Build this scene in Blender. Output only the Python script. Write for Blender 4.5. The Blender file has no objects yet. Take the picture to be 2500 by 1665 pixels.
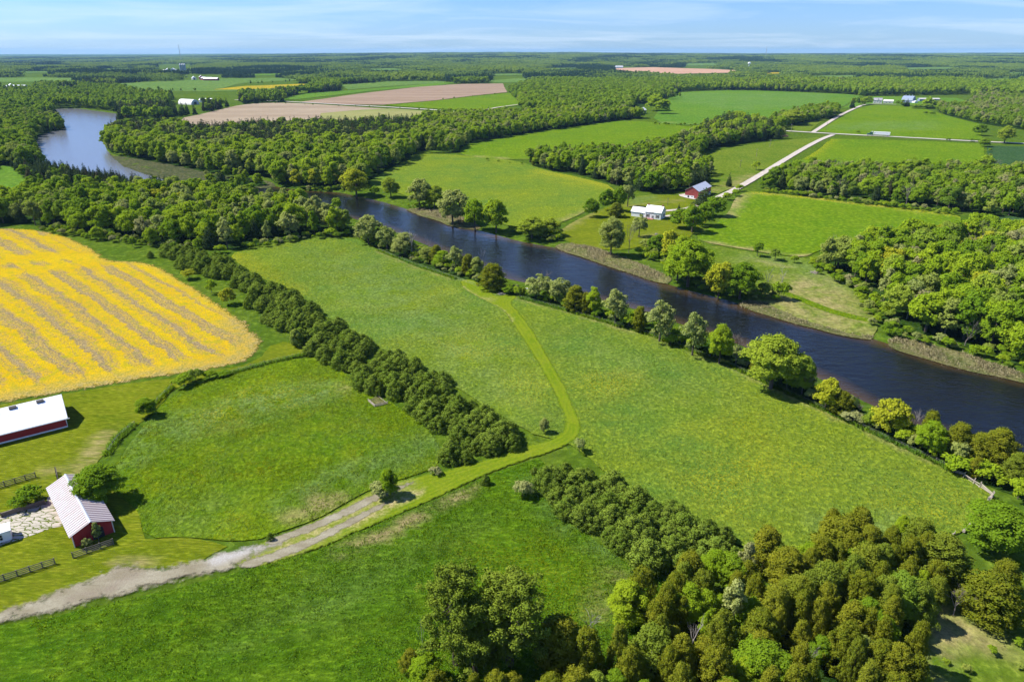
import bpy, math, random
import numpy as np
from mathutils import Vector, geometry
R=math.radians
rng=np.random.default_rng(7); random.seed(7)
SC=bpy.context.scene; COL=SC.collection
# ------------------------------------------------------------------ camera
CAMH=82.0; PITCH=R(22.95)
cd=bpy.data.cameras.new('camera'); cam=bpy.data.objects.new('camera',cd); COL.objects.link(cam)
cd.sensor_width=36; cd.lens=24.0; cd.clip_start=1; cd.clip_end=60000
cam.location=(0,0,CAMH); cam.rotation_euler=(R(90)-PITCH,0,0); SC.camera=cam
# ------------------------------------------------------------------ world, sun, exposure
SUN_EL=R(50); SUN_AZ=R(-78)
w=bpy.data.worlds.new('World'); SC.world=w; w.use_nodes=True
nt=w.node_tree; nt.nodes.clear()
def N(t,k,**kw):
    n=t.nodes.new(k)
    for a,b in kw.items(): setattr(n,a,b)
    return n
def L(t,a,b): t.links.new(a,b)
wo=N(nt,'ShaderNodeOutputWorld'); bg=N(nt,'ShaderNodeBackground'); sky=N(nt,'ShaderNodeTexSky')
sky.sky_type='NISHITA'; sky.sun_disc=False; sky.sun_elevation=SUN_EL; sky.sun_rotation=SUN_AZ
sky.altitude=100; sky.air_density=1.0; sky.dust_density=0.25; sky.ozone_density=3.0
bg.inputs[1].default_value=0.075
tc=N(nt,'ShaderNodeTexCoord'); sx=N(nt,'ShaderNodeSeparateXYZ'); L(nt,tc.outputs['Generated'],sx.inputs[0])
dz=N(nt,'ShaderNodeMath',operation='ADD'); L(nt,sx.outputs[2],dz.inputs[0]); dz.inputs[1].default_value=0.06
dx=N(nt,'ShaderNodeMath',operation='DIVIDE'); L(nt,sx.outputs[0],dx.inputs[0]); L(nt,dz.outputs[0],dx.inputs[1])
dy=N(nt,'ShaderNodeMath',operation='DIVIDE'); L(nt,sx.outputs[1],dy.inputs[0]); L(nt,dz.outputs[0],dy.inputs[1])
cb=N(nt,'ShaderNodeCombineXYZ'); L(nt,dx.outputs[0],cb.inputs[0]); L(nt,dy.outputs[0],cb.inputs[1])
mp=N(nt,'ShaderNodeMapping'); L(nt,cb.outputs[0],mp.inputs[0]); mp.inputs['Rotation'].default_value=(0,0,R(-35)); mp.inputs['Scale'].default_value=(0.22,0.30,1); mp.inputs['Location'].default_value=(1.3,.4,0)
cn=N(nt,'ShaderNodeTexNoise'); L(nt,mp.outputs[0],cn.inputs['Vector']); cn.inputs['Scale'].default_value=1.5; cn.inputs['Detail'].default_value=7; cn.inputs['Roughness'].default_value=.58; cn.inputs['Distortion'].default_value=.6
cr=N(nt,'ShaderNodeMapRange'); L(nt,cn.outputs[0],cr.inputs[0]); cr.inputs[1].default_value=.45; cr.inputs[2].default_value=.80; cr.inputs[4].default_value=.55
tint=N(nt,'ShaderNodeMix',data_type='RGBA',blend_type='MULTIPLY'); tint.inputs[0].default_value=1; L(nt,sky.outputs[0],tint.inputs[6]); tint.inputs[7].default_value=(.54,.79,1.36,1)
cm=N(nt,'ShaderNodeMix',data_type='RGBA'); L(nt,cr.outputs[0],cm.inputs[0]); L(nt,tint.outputs[2],cm.inputs[6]); cm.inputs[7].default_value=(7.2,8.2,9.4,1)
L(nt,cm.outputs[2],bg.inputs[0]); L(nt,bg.outputs[0],wo.inputs[0])
sd=bpy.data.lights.new('sun','SUN'); so=bpy.data.objects.new('sun',sd); COL.objects.link(so)
sd.energy=4.9; sd.angle=R(.53); sd.color=(1,.955,.88)
TS=Vector((math.sin(SUN_AZ)*math.cos(SUN_EL),math.cos(SUN_AZ)*math.cos(SUN_EL),math.sin(SUN_EL)))
so.rotation_euler=(-TS).to_track_quat('-Z','Y').to_euler(); so.location=(-300,60,500)
vs=SC.view_settings; vs.view_transform='Standard'; vs.look='None'; vs.exposure=0.82; vs.gamma=1; vs.use_curve_mapping=False
cy=SC.cycles; cy.max_bounces=6; cy.diffuse_bounces=3; cy.glossy_bounces=3; cy.transmission_bounces=4; cy.transparent_max_bounces=8; cy.volume_bounces=0
cy.use_adaptive_sampling=True; cy.adaptive_threshold=.015; cy.caustics_reflective=False; cy.caustics_refractive=False
# ------------------------------------------------------------------ survey: the air photo's own projection onto the terrain
F_=1667.; KV=2500/2354.
def ray(px,py):
    u=(px-1250)/F_; v=(py-832.5)/F_
    return np.array([u,math.cos(PITCH)-v*math.sin(PITCH),-(math.sin(PITCH)+v*math.cos(PITCH))])
def Gz(xv,yv,z=0.):
    r=ray(xv*KV,yv*KV); t=(CAMH-z)/-r[2]; return (r[0]*t,r[1]*t)
def depth(x,y,z=0): return y*math.cos(PITCH)-(z-CAMH)*math.sin(PITCH)
def projy(x,y,z): 
    d=z-CAMH; return (832.5-F_*(y*math.sin(PITCH)+d*math.cos(PITCH))/(y*math.cos(PITCH)-d*math.sin(PITCH)))/KV
def P(pts,z=0.): return np.array([Gz(a,b,z) for a,b in pts])
def inpoly(x,y,p):
    ins=np.zeros(x.shape,bool); n=len(p)
    for i in range(n):
        x1,y1=p[i]; x2,y2=p[(i+1)%n]
        c=((y1>y)!=(y2>y))
        with np.errstate(divide='ignore',invalid='ignore'): xi=(x2-x1)*(y-y1)/(y2-y1+1e-12)+x1
        ins^=c&(x<xi)
    return ins
def dline(x,y,p,closed=True):
    d=np.full(x.shape,1e9); n=len(p)
    for i in range(n if closed else n-1):
        a=p[i]; b=p[(i+1)%n]; e=b-a; q=np.clip(((x-a[0])*e[0]+(y-a[1])*e[1])/(e@e+1e-9),0,1)
        d=np.minimum(d,np.hypot(x-a[0]-q*e[0],y-a[1]-q*e[1]))
    return d
def vnoise(x,y,s,seed=0):
    x=np.asarray(x)*s+seed*17.3; y=np.asarray(y)*s-seed*9.1
    xi=np.floor(x).astype(int); yi=np.floor(y).astype(int); fx=x-xi; fy=y-yi; fx=fx*fx*(3-2*fx); fy=fy*fy*(3-2*fy)
    def h(a,b): 
        v=np.sin(a*127.1+b*311.7+seed*74.7)*43758.5453; return v-np.floor(v)
    return (h(xi,yi)*(1-fx)+h(xi+1,yi)*fx)*(1-fy)+(h(xi,yi+1)*(1-fx)+h(xi+1,yi+1)*fx)*fy
# ------------------------------------------------------------------ terrain
WZ=-1.0
RIVER=P([(125,250),(180,250),(270,262),(268,276),(240,294),(236,318),(245,345),(275,375),(345,400),(430,412),(520,417),(600,424),(690,438),(780,443),(850,457),(900,470),(950,486),(1005,500),(1040,517),(1090,527),(1200,556),(1290,572),(1350,590),(1450,624),(1530,652),(1580,667),(1680,692),(1750,717),(1880,752),(2000,777),(2100,808),(2200,838),(2354,872),(2750,960),(3400,1130),
   (3400,1640),(2750,1340),(2354,1096),(2250,1046),(2100,975),(1980,920),(1880,868),(1800,832),(1680,785),(1550,740),(1450,708),(1300,670),(1230,655),(1160,640),(1100,612),(1000,572),(900,530),(830,508),(760,488),(700,467),(640,447),(560,442),(430,436),(330,428),(260,410),(150,395),(100,385),(90,365),(78,340),(78,312),(110,302),(148,290),(145,275),(130,262)],WZ)
def hgt(x,y):
    x=np.asarray(x,float); y=np.asarray(y,float)
    d=np.hypot(x,y); f=np.clip((d-3600)/5200,0,1); f=f*f*(3-2*f)
    mid=np.interp(x/np.maximum(y,1),[-.75,-.45,-.3,-.12,.1,.33,.75],[-22,-8,16,42,44,24,36])
    h=f*(mid+24*(vnoise(x,y,1/2600.,3)-.5)+16*(vnoise(x,y,1/900.,5)-.5))
    near=(d<1700)
    if near.any():
        xx=x[near]; yy=y[near]; s=dline(xx,yy,RIVER); s=np.where(inpoly(xx,yy,RIVER),-s,s)
        h[near]+=np.clip(WZ+.16*s,-3,0)
    return h
def h1(x,y): return float(hgt(np.array([x]),np.array([y]))[0])
# ------------------------------------------------------------------ materials
def mat(name):
    m=bpy.data.materials.new(name); m.use_nodes=True; t=m.node_tree; t.nodes.clear()
    return m,t,N(t,'ShaderNodeOutputMaterial')
def mixc(t,f,a,b,bt='MIX'):
    n=N(t,'ShaderNodeMix',data_type='RGBA',blend_type=bt)
    for i,v in ((0,f),(6,a),(7,b)):
        if isinstance(v,(int,float)): n.inputs[i].default_value=v
        elif isinstance(v,tuple): n.inputs[i].default_value=(*v,1)
        else: L(t,v,n.inputs[i])
    return n.outputs[2]
def noise(t,v,s,det=3,rough=.55,dist=0):
    n=N(t,'ShaderNodeTexNoise'); L(t,v,n.inputs['Vector']); n.inputs['Scale'].default_value=s; n.inputs['Detail'].default_value=det; n.inputs['Roughness'].default_value=rough; n.inputs['Distortion'].default_value=dist
    return n.outputs[0]
def rmp(t,v,a,b,c=0.,d=1.):
    n=N(t,'ShaderNodeMapRange'); L(t,v,n.inputs[0])
    for i,q in ((1,a),(2,b),(3,c),(4,d)): n.inputs[i].default_value=q
    return n.outputs[0]
def mth(t,op,a,b=0.,c=None):
    n=N(t,'ShaderNodeMath',operation=op)
    for i,v in enumerate((a,b) if c is None else (a,b,c)):
        if isinstance(v,(int,float)): n.inputs[i].default_value=v
        else: L(t,v,n.inputs[i])
    return n.outputs[0]
def attr(t,n): 
    a=N(t,'ShaderNodeAttribute'); a.attribute_name=n; return a.outputs['Fac']
def pos(t,rot=0,sc=(1,1,1)):
    g=N(t,'ShaderNodeNewGeometry'); m=N(t,'ShaderNodeMapping'); L(t,g.outputs['Position'],m.inputs[0]); m.inputs['Rotation'].default_value=(0,0,R(rot)); m.inputs['Scale'].default_value=sc
    return m.outputs[0]
def bump(t,h,d,s=1.):
    b=N(t,'ShaderNodeBump'); L(t,h,b.inputs['Height']); b.inputs['Distance'].default_value=d; b.inputs['Strength'].default_value=s; return b.outputs[0]
def dif(t,c,out,nrm=None,rough=1.):
    d=N(t,'ShaderNodeBsdfDiffuse'); L(t,c,d.inputs[0]) if not isinstance(c,tuple) else setattr(d.inputs[0],'default_value',(*c,1))
    if nrm is not None: L(t,nrm,d.inputs['Normal'])
    L(t,d.outputs[0],out.inputs[0]); return d
FLOW=(.55,.42,.006); STRAW=(.36,.29,.13); PALE=(.15,.25,.085)
def grass(name,c1,c2,c3,ps=.03,ts=1.4,bd=.35,rot=0,aniso=(1,1,1),flow=.35,rows=0,straw=STRAW):
    """c1 dark, c2 mid, c3 light; attribute a = flowers, b = straw, c = pale lodged grass"""
    m,t,o=mat(name); v=pos(t,rot,aniso); v0=pos(t)
    n1=noise(t,v0,ps,3,.6,.4); n2=noise(t,v,ps*6,4,.6); n3=noise(t,v,ts,4,.65); n4=noise(t,v0,ts*2.7,3,.6)
    c=mixc(t,rmp(t,n1,.36,.64),c1,c2); c=mixc(t,rmp(t,n2,.42,.72,0,.75),c,c3)
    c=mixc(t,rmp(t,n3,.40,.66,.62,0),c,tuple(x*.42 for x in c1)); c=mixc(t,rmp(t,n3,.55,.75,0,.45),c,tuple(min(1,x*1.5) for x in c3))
    if rows:
        wv=N(t,'ShaderNodeTexWave'); L(t,v,wv.inputs['Vector']); wv.inputs['Scale'].default_value=rows; wv.inputs['Distortion'].default_value=1.2; wv.inputs['Detail'].default_value=2
        c=mixc(t,mth(t,'MULTIPLY',wv.outputs[1],.35),c,c3)
    pc=mth(t,'MULTIPLY',attr(t,'c'),rmp(t,n2,.35,.62)); c=mixc(t,mth(t,'MULTIPLY',pc,.8),c,mixc(t,rmp(t,n3,.38,.6),tuple(x*.45 for x in PALE),PALE))
    sb=mth(t,'MULTIPLY',attr(t,'b'),rmp(t,n2,.33,.58)); c=mixc(t,sb,c,mixc(t,rmp(t,n3,.35,.6),tuple(x*.55 for x in straw),straw))
    fl=mth(t,'MULTIPLY',mth(t,'ADD',attr(t,'a'),mth(t,'MULTIPLY',rmp(t,noise(t,v0,ps*2.3,3),.52,.7),flow*.4)),rmp(t,n4,.50,.62)); c=mixc(t,fl,c,FLOW)
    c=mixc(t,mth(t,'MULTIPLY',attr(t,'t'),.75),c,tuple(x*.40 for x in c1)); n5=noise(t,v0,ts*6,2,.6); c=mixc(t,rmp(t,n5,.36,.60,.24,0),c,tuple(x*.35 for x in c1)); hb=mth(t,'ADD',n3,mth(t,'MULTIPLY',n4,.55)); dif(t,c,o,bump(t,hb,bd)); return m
M={}
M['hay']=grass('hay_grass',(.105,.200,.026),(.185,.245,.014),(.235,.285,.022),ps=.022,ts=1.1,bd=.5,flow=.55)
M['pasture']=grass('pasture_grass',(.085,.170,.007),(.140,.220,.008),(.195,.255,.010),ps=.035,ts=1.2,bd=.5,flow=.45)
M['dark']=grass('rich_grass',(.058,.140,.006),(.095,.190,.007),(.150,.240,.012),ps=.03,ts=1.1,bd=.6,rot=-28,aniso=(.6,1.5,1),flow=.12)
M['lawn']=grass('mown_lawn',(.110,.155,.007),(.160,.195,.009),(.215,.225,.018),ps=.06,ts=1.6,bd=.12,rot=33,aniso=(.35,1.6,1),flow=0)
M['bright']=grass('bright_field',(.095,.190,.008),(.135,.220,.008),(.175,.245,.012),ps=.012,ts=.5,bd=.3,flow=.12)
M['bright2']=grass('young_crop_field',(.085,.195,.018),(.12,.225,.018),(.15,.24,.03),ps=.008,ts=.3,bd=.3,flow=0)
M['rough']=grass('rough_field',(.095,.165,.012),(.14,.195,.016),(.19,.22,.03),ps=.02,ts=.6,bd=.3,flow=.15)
M['crop']=grass('dark_crop_rows',(.034,.085,.028),(.046,.10,.030),(.07,.115,.038),ps=.02,ts=.5,bd=.3,flow=0)
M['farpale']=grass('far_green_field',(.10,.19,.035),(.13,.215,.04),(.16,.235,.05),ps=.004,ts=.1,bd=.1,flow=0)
M['base']=grass('meadow_ground',(.060,.120,.010),(.090,.150,.010),(.13,.175,.018),ps=.01,ts=.4,bd=.3,flow=0)
M['bank']=grass('reed_bank',(.085,.115,.022),(.20,.175,.07),(.34,.29,.15),ps=.16,ts=1.3,bd=.5,flow=0)
M['weedbank']=grass('marsh_mat',(.05,.07,.025),(.09,.10,.04),(.15,.13,.07),ps=.05,ts=.5,bd=.3,flow=0)
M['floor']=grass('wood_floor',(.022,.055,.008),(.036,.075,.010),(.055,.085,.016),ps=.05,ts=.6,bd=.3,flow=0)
M['yellow_far']=grass('yellow_far_field',(.30,.26,.02),(.42,.32,.015),(.5,.36,.02),ps=.01,ts=.2,bd=.1,flow=0)
def soil(name,a,b,sc=.05,rot=0,an=(1,1,1)):
    m,t,o=mat(name); v=pos(t,rot,an); n1=noise(t,v,sc,4,.6,.3); n2=noise(t,v,sc*14,4,.65)
    c=mixc(t,rmp(t,n1,.35,.65),a,b); c=mixc(t,rmp(t,n2,.4,.65,.35,0),c,tuple(x*.5 for x in a))
    dif(t,c,o,bump(t,n2,.1)); return m
M['soil']=soil('tilled_soil',(.235,.165,.110),(.315,.235,.165),.012,20,(.3,1.6,1))
M['soil2']=soil('stubble_soil',(.26,.20,.135),(.34,.275,.19),.01,12,(.25,1.5,1))
M['stubble']=soil('olive_stubble',(.20,.22,.07),(.28,.26,.10),.01,10,(.3,1.5,1))
M['soil3']=soil('far_soil',(.40,.24,.16),(.46,.29,.19),.006)
M['road']=soil('gravel_lane',(.42,.37,.31),(.52,.47,.40),.3)
M['asph']=soil('pale_asphalt',(.46,.43,.37),(.52,.49,.43),.2)
# yellow-flowering stubble: attribute s = strip coordinate in metres, e = headland weight
def yellow():
    m,t,o=mat('yellow_cover_crop'); v=pos(t); n1=noise(t,v,.055,4,.6,.3); n2=noise(t,v,.35,4,.65); n3=noise(t,v,2.4,4,.65)
    s=mth(t,'ADD',attr(t,'s'),mth(t,'MULTIPLY_ADD',n1,7,-3.5)); s=mth(t,'ADD',s,mth(t,'MULTIPLY_ADD',n2,5.2,-2.6))
    w1=mth(t,'SINE',mth(t,'MULTIPLY',s,2*math.pi/9.6)); w2=mth(t,'SINE',mth(t,'MULTIPLY',s,2*math.pi/3.7)); w2=mth(t,'ADD',w2,mth(t,'MULTIPLY',mth(t,'SINE',mth(t,'MULTIPLY',s,2*math.pi/1.35)),.7))
    wv=mth(t,'ADD',mth(t,'MULTIPLY',w1,.62),mth(t,'MULTIPLY',w2,.34)); wv=mth(t,'ADD',wv,mth(t,'MULTIPLY_ADD',n3,3.4,-1.7))
    wv=mth(t,'ADD',wv,mth(t,'MULTIPLY',attr(t,'e'),1.15))
    br=rmp(t,wv,-.72,.45)
    y=mixc(t,rmp(t,n1,.3,.7),(.49,.285,.002),(.54,.36,.003)); y=mixc(t,rmp(t,n2,.48,.66,0,.85),y,(.25,.26,.010)); y=mixc(t,rmp(t,n3,.40,.60,.80,0),y,(.30,.25,.02))
    b=mixc(t,rmp(t,n3,.36,.62),(.14,.10,.045),(.31,.245,.125)); b=mixc(t,rmp(t,n2,.53,.65,0,.5),b,(.15,.16,.03))
    c=mixc(t,br,b,y)
    ed=mth(t,'MULTIPLY',attr(t,'b'),rmp(t,n2,.30,.62,.35,1)); c=mixc(t,ed,c,mixc(t,rmp(t,n3,.38,.6),(.13,.13,.025),(.36,.27,.11)))
    d=dif(t,c,o,bump(t,mth(t,'ADD',n3,mth(t,'MULTIPLY',n2,.6)),.25)); tr=N(t,'ShaderNodeBsdfTransparent'); mx=N(t,'ShaderNodeMixShader'); L(t,rmp(t,mth(t,'ADD',mth(t,'MULTIPLY',attr(t,'d'),.30),mth(t,'ADD',mth(t,'MULTIPLY_ADD',n2,2.2,-1.5),mth(t,'MULTIPLY_ADD',n3,1.2,-.6))),-.1,.35),mx.inputs[0]); L(t,tr.outputs[0],mx.inputs[1]); L(t,d.outputs[0],mx.inputs[2]); L(t,mx.outputs[0],o.inputs[0]); return m
M['yellow']=yellow()
def mown():   # attribute d = distance from the edge of the mown strip
    m,t,o=mat('mown_path'); v=pos(t); n1=noise(t,v,.12,4,.6); n3=noise(t,v,2.0,4,.65)
    s=mth(t,'SINE',mth(t,'MULTIPLY',mth(t,'ADD',attr(t,'d'),mth(t,'MULTIPLY',n1,.5)),6.0))
    c=mixc(t,mth(t,'MULTIPLY_ADD',s,.35,.45),(.100,.165,.006),(.165,.210,.010)); c=mixc(t,rmp(t,n1,.4,.7,0,.6),c,(.19,.215,.016)); c=mixc(t,rmp(t,n3,.4,.6,.45,0),c,(.07,.11,.006))
    sb=mth(t,'MULTIPLY',attr(t,'b'),rmp(t,noise(t,v,.5,4,.65),.30,.60)); c=mixc(t,sb,c,mixc(t,rmp(t,n3,.38,.6),(.20,.16,.06),(.40,.33,.17)))
    d=dif(t,c,o,bump(t,n3,.12)); tr=N(t,'ShaderNodeBsdfTransparent'); mx=N(t,'ShaderNodeMixShader'); L(t,rmp(t,mth(t,'ADD',mth(t,'MULTIPLY',attr(t,'d'),1.5),mth(t,'MULTIPLY_ADD',noise(t,v,1.1,4,.65),2.6,-1.5)),-.1,.6),mx.inputs[0]); L(t,tr.outputs[0],mx.inputs[1]); L(t,d.outputs[0],mx.inputs[2]); L(t,mx.outputs[0],o.inputs[0]); return m
M['mown']=mown()
def gravel(name='driveway_gravel',kd=.42,off=-1.75):   # attribute d = distance from the edge (ragged), b = grey stone, c = charred/dark
    m,t,o=mat(name); v=pos(t,-15,(.5,1.3,1)); v0=pos(t); n1=noise(t,v,.35,4,.6,.3); n2=noise(t,v0,3,4,.7); n0=noise(t,v0,.5,5,.7)
    c=mixc(t,rmp(t,n1,.35,.65),(.205,.185,.120),(.300,.280,.200)); c=mixc(t,mth(t,'MULTIPLY',attr(t,'b'),rmp(t,n1,.2,.5)),c,(.40,.39,.37))
    c=mixc(t,mth(t,'MULTIPLY',attr(t,'c'),rmp(t,n1,.3,.6)),c,(.17,.13,.10)); c=mixc(t,rmp(t,n2,.35,.6,.45,0),c,(.16,.12,.08))
    d=N(t,'ShaderNodeBsdfDiffuse'); L(t,c,d.inputs[0]); L(t,bump(t,n2,.12),d.inputs['Normal'])
    tr=N(t,'ShaderNodeBsdfTransparent'); mx=N(t,'ShaderNodeMixShader')
    a=rmp(t,mth(t,'ADD',mth(t,'MULTIPLY',attr(t,'d'),kd),mth(t,'MULTIPLY_ADD',n0,2.6,off)),-.15,.45)
    L(t,a,mx.inputs[0]); L(t,tr.outputs[0],mx.inputs[1]); L(t,d.outputs[0],mx.inputs[2]); L(t,mx.outputs[0],o.inputs[0]); return m
M['gravel']=gravel(); M['rut']=gravel('worn_rut',1.1,-1.45)
def water(name='river_water',bd=.24,ro=.13,bc=(.007,.008,.008)):
    m,t,o=mat(name); p=N(t,'ShaderNodeBsdfPrincipled'); v=pos(t,25,(1,2.2,1)); v0=pos(t)
    n1=noise(t,v,.55,3,.55,.5); n2=noise(t,v0,.06,2); n3=noise(t,v,.16,2,.5)
    L(t,mixc(t,rmp(t,mth(t,'ADD',attr(t,'d'),mth(t,'MULTIPLY_ADD',n2,6,-3)),.5,7,1,0) if name=='river_water' else 0.,bc,(.055,.034,.012)),p.inputs['Base Color']); p.inputs['Roughness'].default_value=ro; p.inputs['IOR'].default_value=1.33; p.inputs['Specular IOR Level'].default_value=.42 if name=='river_water' else .6
    h=mth(t,'ADD',mth(t,'MULTIPLY',n1,rmp(t,n2,.3,.7,.5,1)),mth(t,'MULTIPLY',n3,1.2))
    L(t,bump(t,h,bd),p.inputs['Normal']); L(t,p.outputs[0],o.inputs[0]); return m
M['water']=water(); M['lake']=water('lake_water',.06,.20,(.125,.128,.130))  # lake base colour is lightened to stand in for sky sheen on ripples
def plain(name,c,rough=.8,var=.25,sc=1.5,metal=0,bd=0.,streak=None):
    m,t,o=mat(name); p=N(t,'ShaderNodeBsdfPrincipled'); tcn=N(t,'ShaderNodeTexCoord'); v=tcn.outputs['Object']
    n1=noise(t,v,sc,4,.65); n2=noise(t,v,sc*.3,3)
    k=mixc(t,rmp(t,n1,.35,.7,var,0),c,tuple(x*.55 for x in c)); k=mixc(t,rmp(t,n2,.45,.75,0,var*.7),k,tuple(min(1,x*1.25+.02) for x in c))
    L(t,k,p.inputs['Base Color']); p.inputs['Roughness'].default_value=rough; p.inputs['Metallic'].default_value=metal
    if bd: L(t,bump(t,n1,bd),p.inputs['Normal'])
    L(t,p.outputs[0],o.inputs[0]); return m
M['white']=plain('white_paint',(.78,.78,.76),.6,.12); M['whiteroof']=plain('white_metal_roof',(.86,.86,.85),.4,.10,.6); M['red']=plain('red_barn_boards',(.36,.018,.018),.8,.4,1.2); M['oldred']=plain('faded_red_boards',(.33,.055,.045),.85,.5,.9)
M['greyroof']=plain('galvanised_roof',(.50,.52,.56),.45,.2,.5); M['bluegrey']=plain('blue_grey_steel',(.20,.25,.34),.5,.2,.4); M['stonewall']=plain('pale_stone_wall',(.62,.60,.54),.9,.3,1.5)
M['glass']=plain('dark_window',(.015,.02,.03),.08,.0); M['black']=plain('black_shutter',(.02,.02,.022),.6,.1); M['wood']=plain('weathered_board',(.15,.125,.10),.9,.5,3); M['rail']=plain('silvery_rail',(.40,.34,.27),.9,.45,4)
M['brick']=plain('red_brick',(.26,.10,.07),.9,.3,4); M['deck']=plain('red_deck',(.33,.12,.08),.85,.3,2); M['concrete']=plain('concrete',(.45,.43,.40),.9,.3,1.5); M['tyre']=plain('tyre_rubber',(.02,.02,.02),.9,.1); M['cab']=plain('truck_green',(.03,.09,.08),.35,.1)
M['bark']=plain('bark',(.10,.078,.058),.95,.5,2.5,bd=.05); M['deadbark']=plain('dead_grey_bark',(.34,.31,.28),.95,.4,3); M['twig']=plain('bare_twigs',(.20,.165,.135),.95,.3,2); M['pole']=plain('pole_wood',(.30,.26,.21),.9,.4,2); M['steel']=plain('grey_steel',(.35,.36,.38),.5,.2); M['stone']=plain('flagstone',(.46,.42,.34),.9,.45,2.2); M['greyroof2']=plain('slate_roof',(.28,.27,.29),.8,.3)
M['rock']=plain('brush_heap',(.20,.12,.08),.95,.5,3)
def rusty():
    m,t,o=mat('rusty_striped_roof'); p=N(t,'ShaderNodeBsdfPrincipled'); v=N(t,'ShaderNodeTexCoord').outputs['Object']
    sxx=N(t,'ShaderNodeSeparateXYZ'); L(t,v,sxx.inputs[0]); st=mth(t,'SINE',mth(t,'MULTIPLY',sxx.outputs[1],2*math.pi/.72))
    n1=noise(t,v,.7,4,.7); n2=noise(t,v,5,3)
    ru=rmp(t,mth(t,'ADD',n1,mth(t,'MULTIPLY',sxx.outputs[0],.05)),.45,.66); st=mth(t,'ADD',st,mth(t,'MULTIPLY_ADD',n2,.8,-.4))
    rc=mixc(t,ru,(.30,.25,.24),(.22,.095,.05)); c=mixc(t,rmp(t,st,-.15,.35),rc,(.46,.43,.42))
    L(t,c,p.inputs['Base Color']); p.inputs['Roughness'].default_value=.55; L(t,bump(t,st,.04),p.inputs['Normal']); L(t,p.outputs[0],o.inputs[0]); return m
M['rusty']=rusty()
def leaf(name,ca,cb,cc=None,tr=.35,var=.5):
    """per-tree tone between ca and cb, per-leaf-clump variation from attribute v"""
    m,t,o=mat(name); oi=N(t,'ShaderNodeObjectInfo'); v=attr(t,'v')
    f=mth(t,'ADD',mth(t,'MULTIPLY',oi.outputs['Random'],1-var),mth(t,'MULTIPLY',v,var)); c=mixc(t,f,ca,cb)
    if cc:
        r2=mth(t,'FRACT',mth(t,'MULTIPLY',oi.outputs['Random'],17.31)); c=mixc(t,rmp(t,r2,.72,.95,0,.85),c,cc)
    d=N(t,'ShaderNodeBsdfDiffuse'); L(t,c,d.inputs[0]); tl=N(t,'ShaderNodeBsdfTranslucent'); L(t,mixc(t,.5,c,(.30,.42,.02),'MIX') if tr>.2 else c,tl.inputs[0])
    mx=N(t,'ShaderNodeMixShader'); mx.inputs[0].default_value=tr; L(t,d.outputs[0],mx.inputs[1]); L(t,tl.outputs[0],mx.inputs[2]); L(t,mx.outputs[0],o.inputs[0]); return m
M['lime']=leaf('spring_leaf',(.175,.29,.012),(.32,.40,.020),(.31,.33,.10)); M['green']=leaf('green_leaf',(.105,.20,.011),(.22,.315,.016),(.26,.30,.06),.3); M['palel']=leaf('pale_willow_leaf',(.22,.28,.07),(.36,.38,.12),(.33,.30,.15))
M['spruce']=leaf('spruce_needle',(.030,.060,.022),(.070,.10,.026),(.085,.075,.04),.12); M['cedar']=leaf('cedar_scale',(.105,.140,.010),(.245,.240,.018),(.15,.21,.022),.22,.6); M['pine']=leaf('young_pine_needle',(.095,.165,.014),(.205,.270,.035),None,.15,.65)
M['wpine']=leaf('white_pine_needle',(.095,.155,.013),(.21,.265,.028),None,.18,.7); M['yellowish']=leaf('yellow_green_leaf',(.30,.33,.02),(.42,.42,.025)); M['redl']=leaf('orange_red_leaf',(.35,.06,.01),(.5,.12,.015)); M['wooded']=leaf('wood_leaf',(.13,.24,.014),(.29,.385,.022),(.065,.115,.026),.3,.45)
M['farwood']=leaf('far_wood_leaf',(.085,.155,.026),(.20,.28,.036),(.045,.09,.032),.22,.5); M['farlime2']=leaf('fresh_far_leaf',(.12,.20,.020),(.24,.31,.030),None,.25,.5); M['fardark']=leaf('dark_far_needle',(.020,.050,.022),(.045,.085,.028),None,.1,.5)

def blade(name,ca,cb,cp,cyl_,sc=.035):
    m,t,o=mat(name); v=attr(t,'v'); p=pos(t); n1=noise(t,p,sc,3,.6,.5); n2=noise(t,p,sc*2.3,4,.6,.3); n3=noise(t,p,.5,3)
    c=mixc(t,v,ca,cb); c=mixc(t,rmp(t,n1,.46,.66,0,.85),c,cp); c=mixc(t,rmp(t,n2,.52,.70,0,.8),c,cyl_); c=mixc(t,rmp(t,n3,.35,.65,.25,0),c,tuple(x*.6 for x in ca))
    d=N(t,'ShaderNodeBsdfDiffuse'); L(t,c,d.inputs[0]); tl=N(t,'ShaderNodeBsdfTranslucent'); L(t,c,tl.inputs[0]); mx=N(t,'ShaderNodeMixShader'); mx.inputs[0].default_value=.35; L(t,d.outputs[0],mx.inputs[1]); L(t,tl.outputs[0],mx.inputs[2]); L(t,mx.outputs[0],o.inputs[0]); return m
M['rdgrass']=blade('grass_blade',(.11,.225,.007),(.21,.315,.012),(.14,.29,.035),(.26,.31,.010)); M['rdgrass2']=blade('pasture_blade',(.15,.26,.008),(.25,.33,.012),(.20,.35,.10),(.34,.33,.010),.045); M['rdgrass3']=blade('hay_blade',(.13,.245,.024),(.215,.305,.030),(.17,.33,.10),(.29,.31,.014),.020); M['reed']=leaf('dry_reed',(.27,.23,.12),(.46,.40,.24),None,.15,.6)
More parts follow.
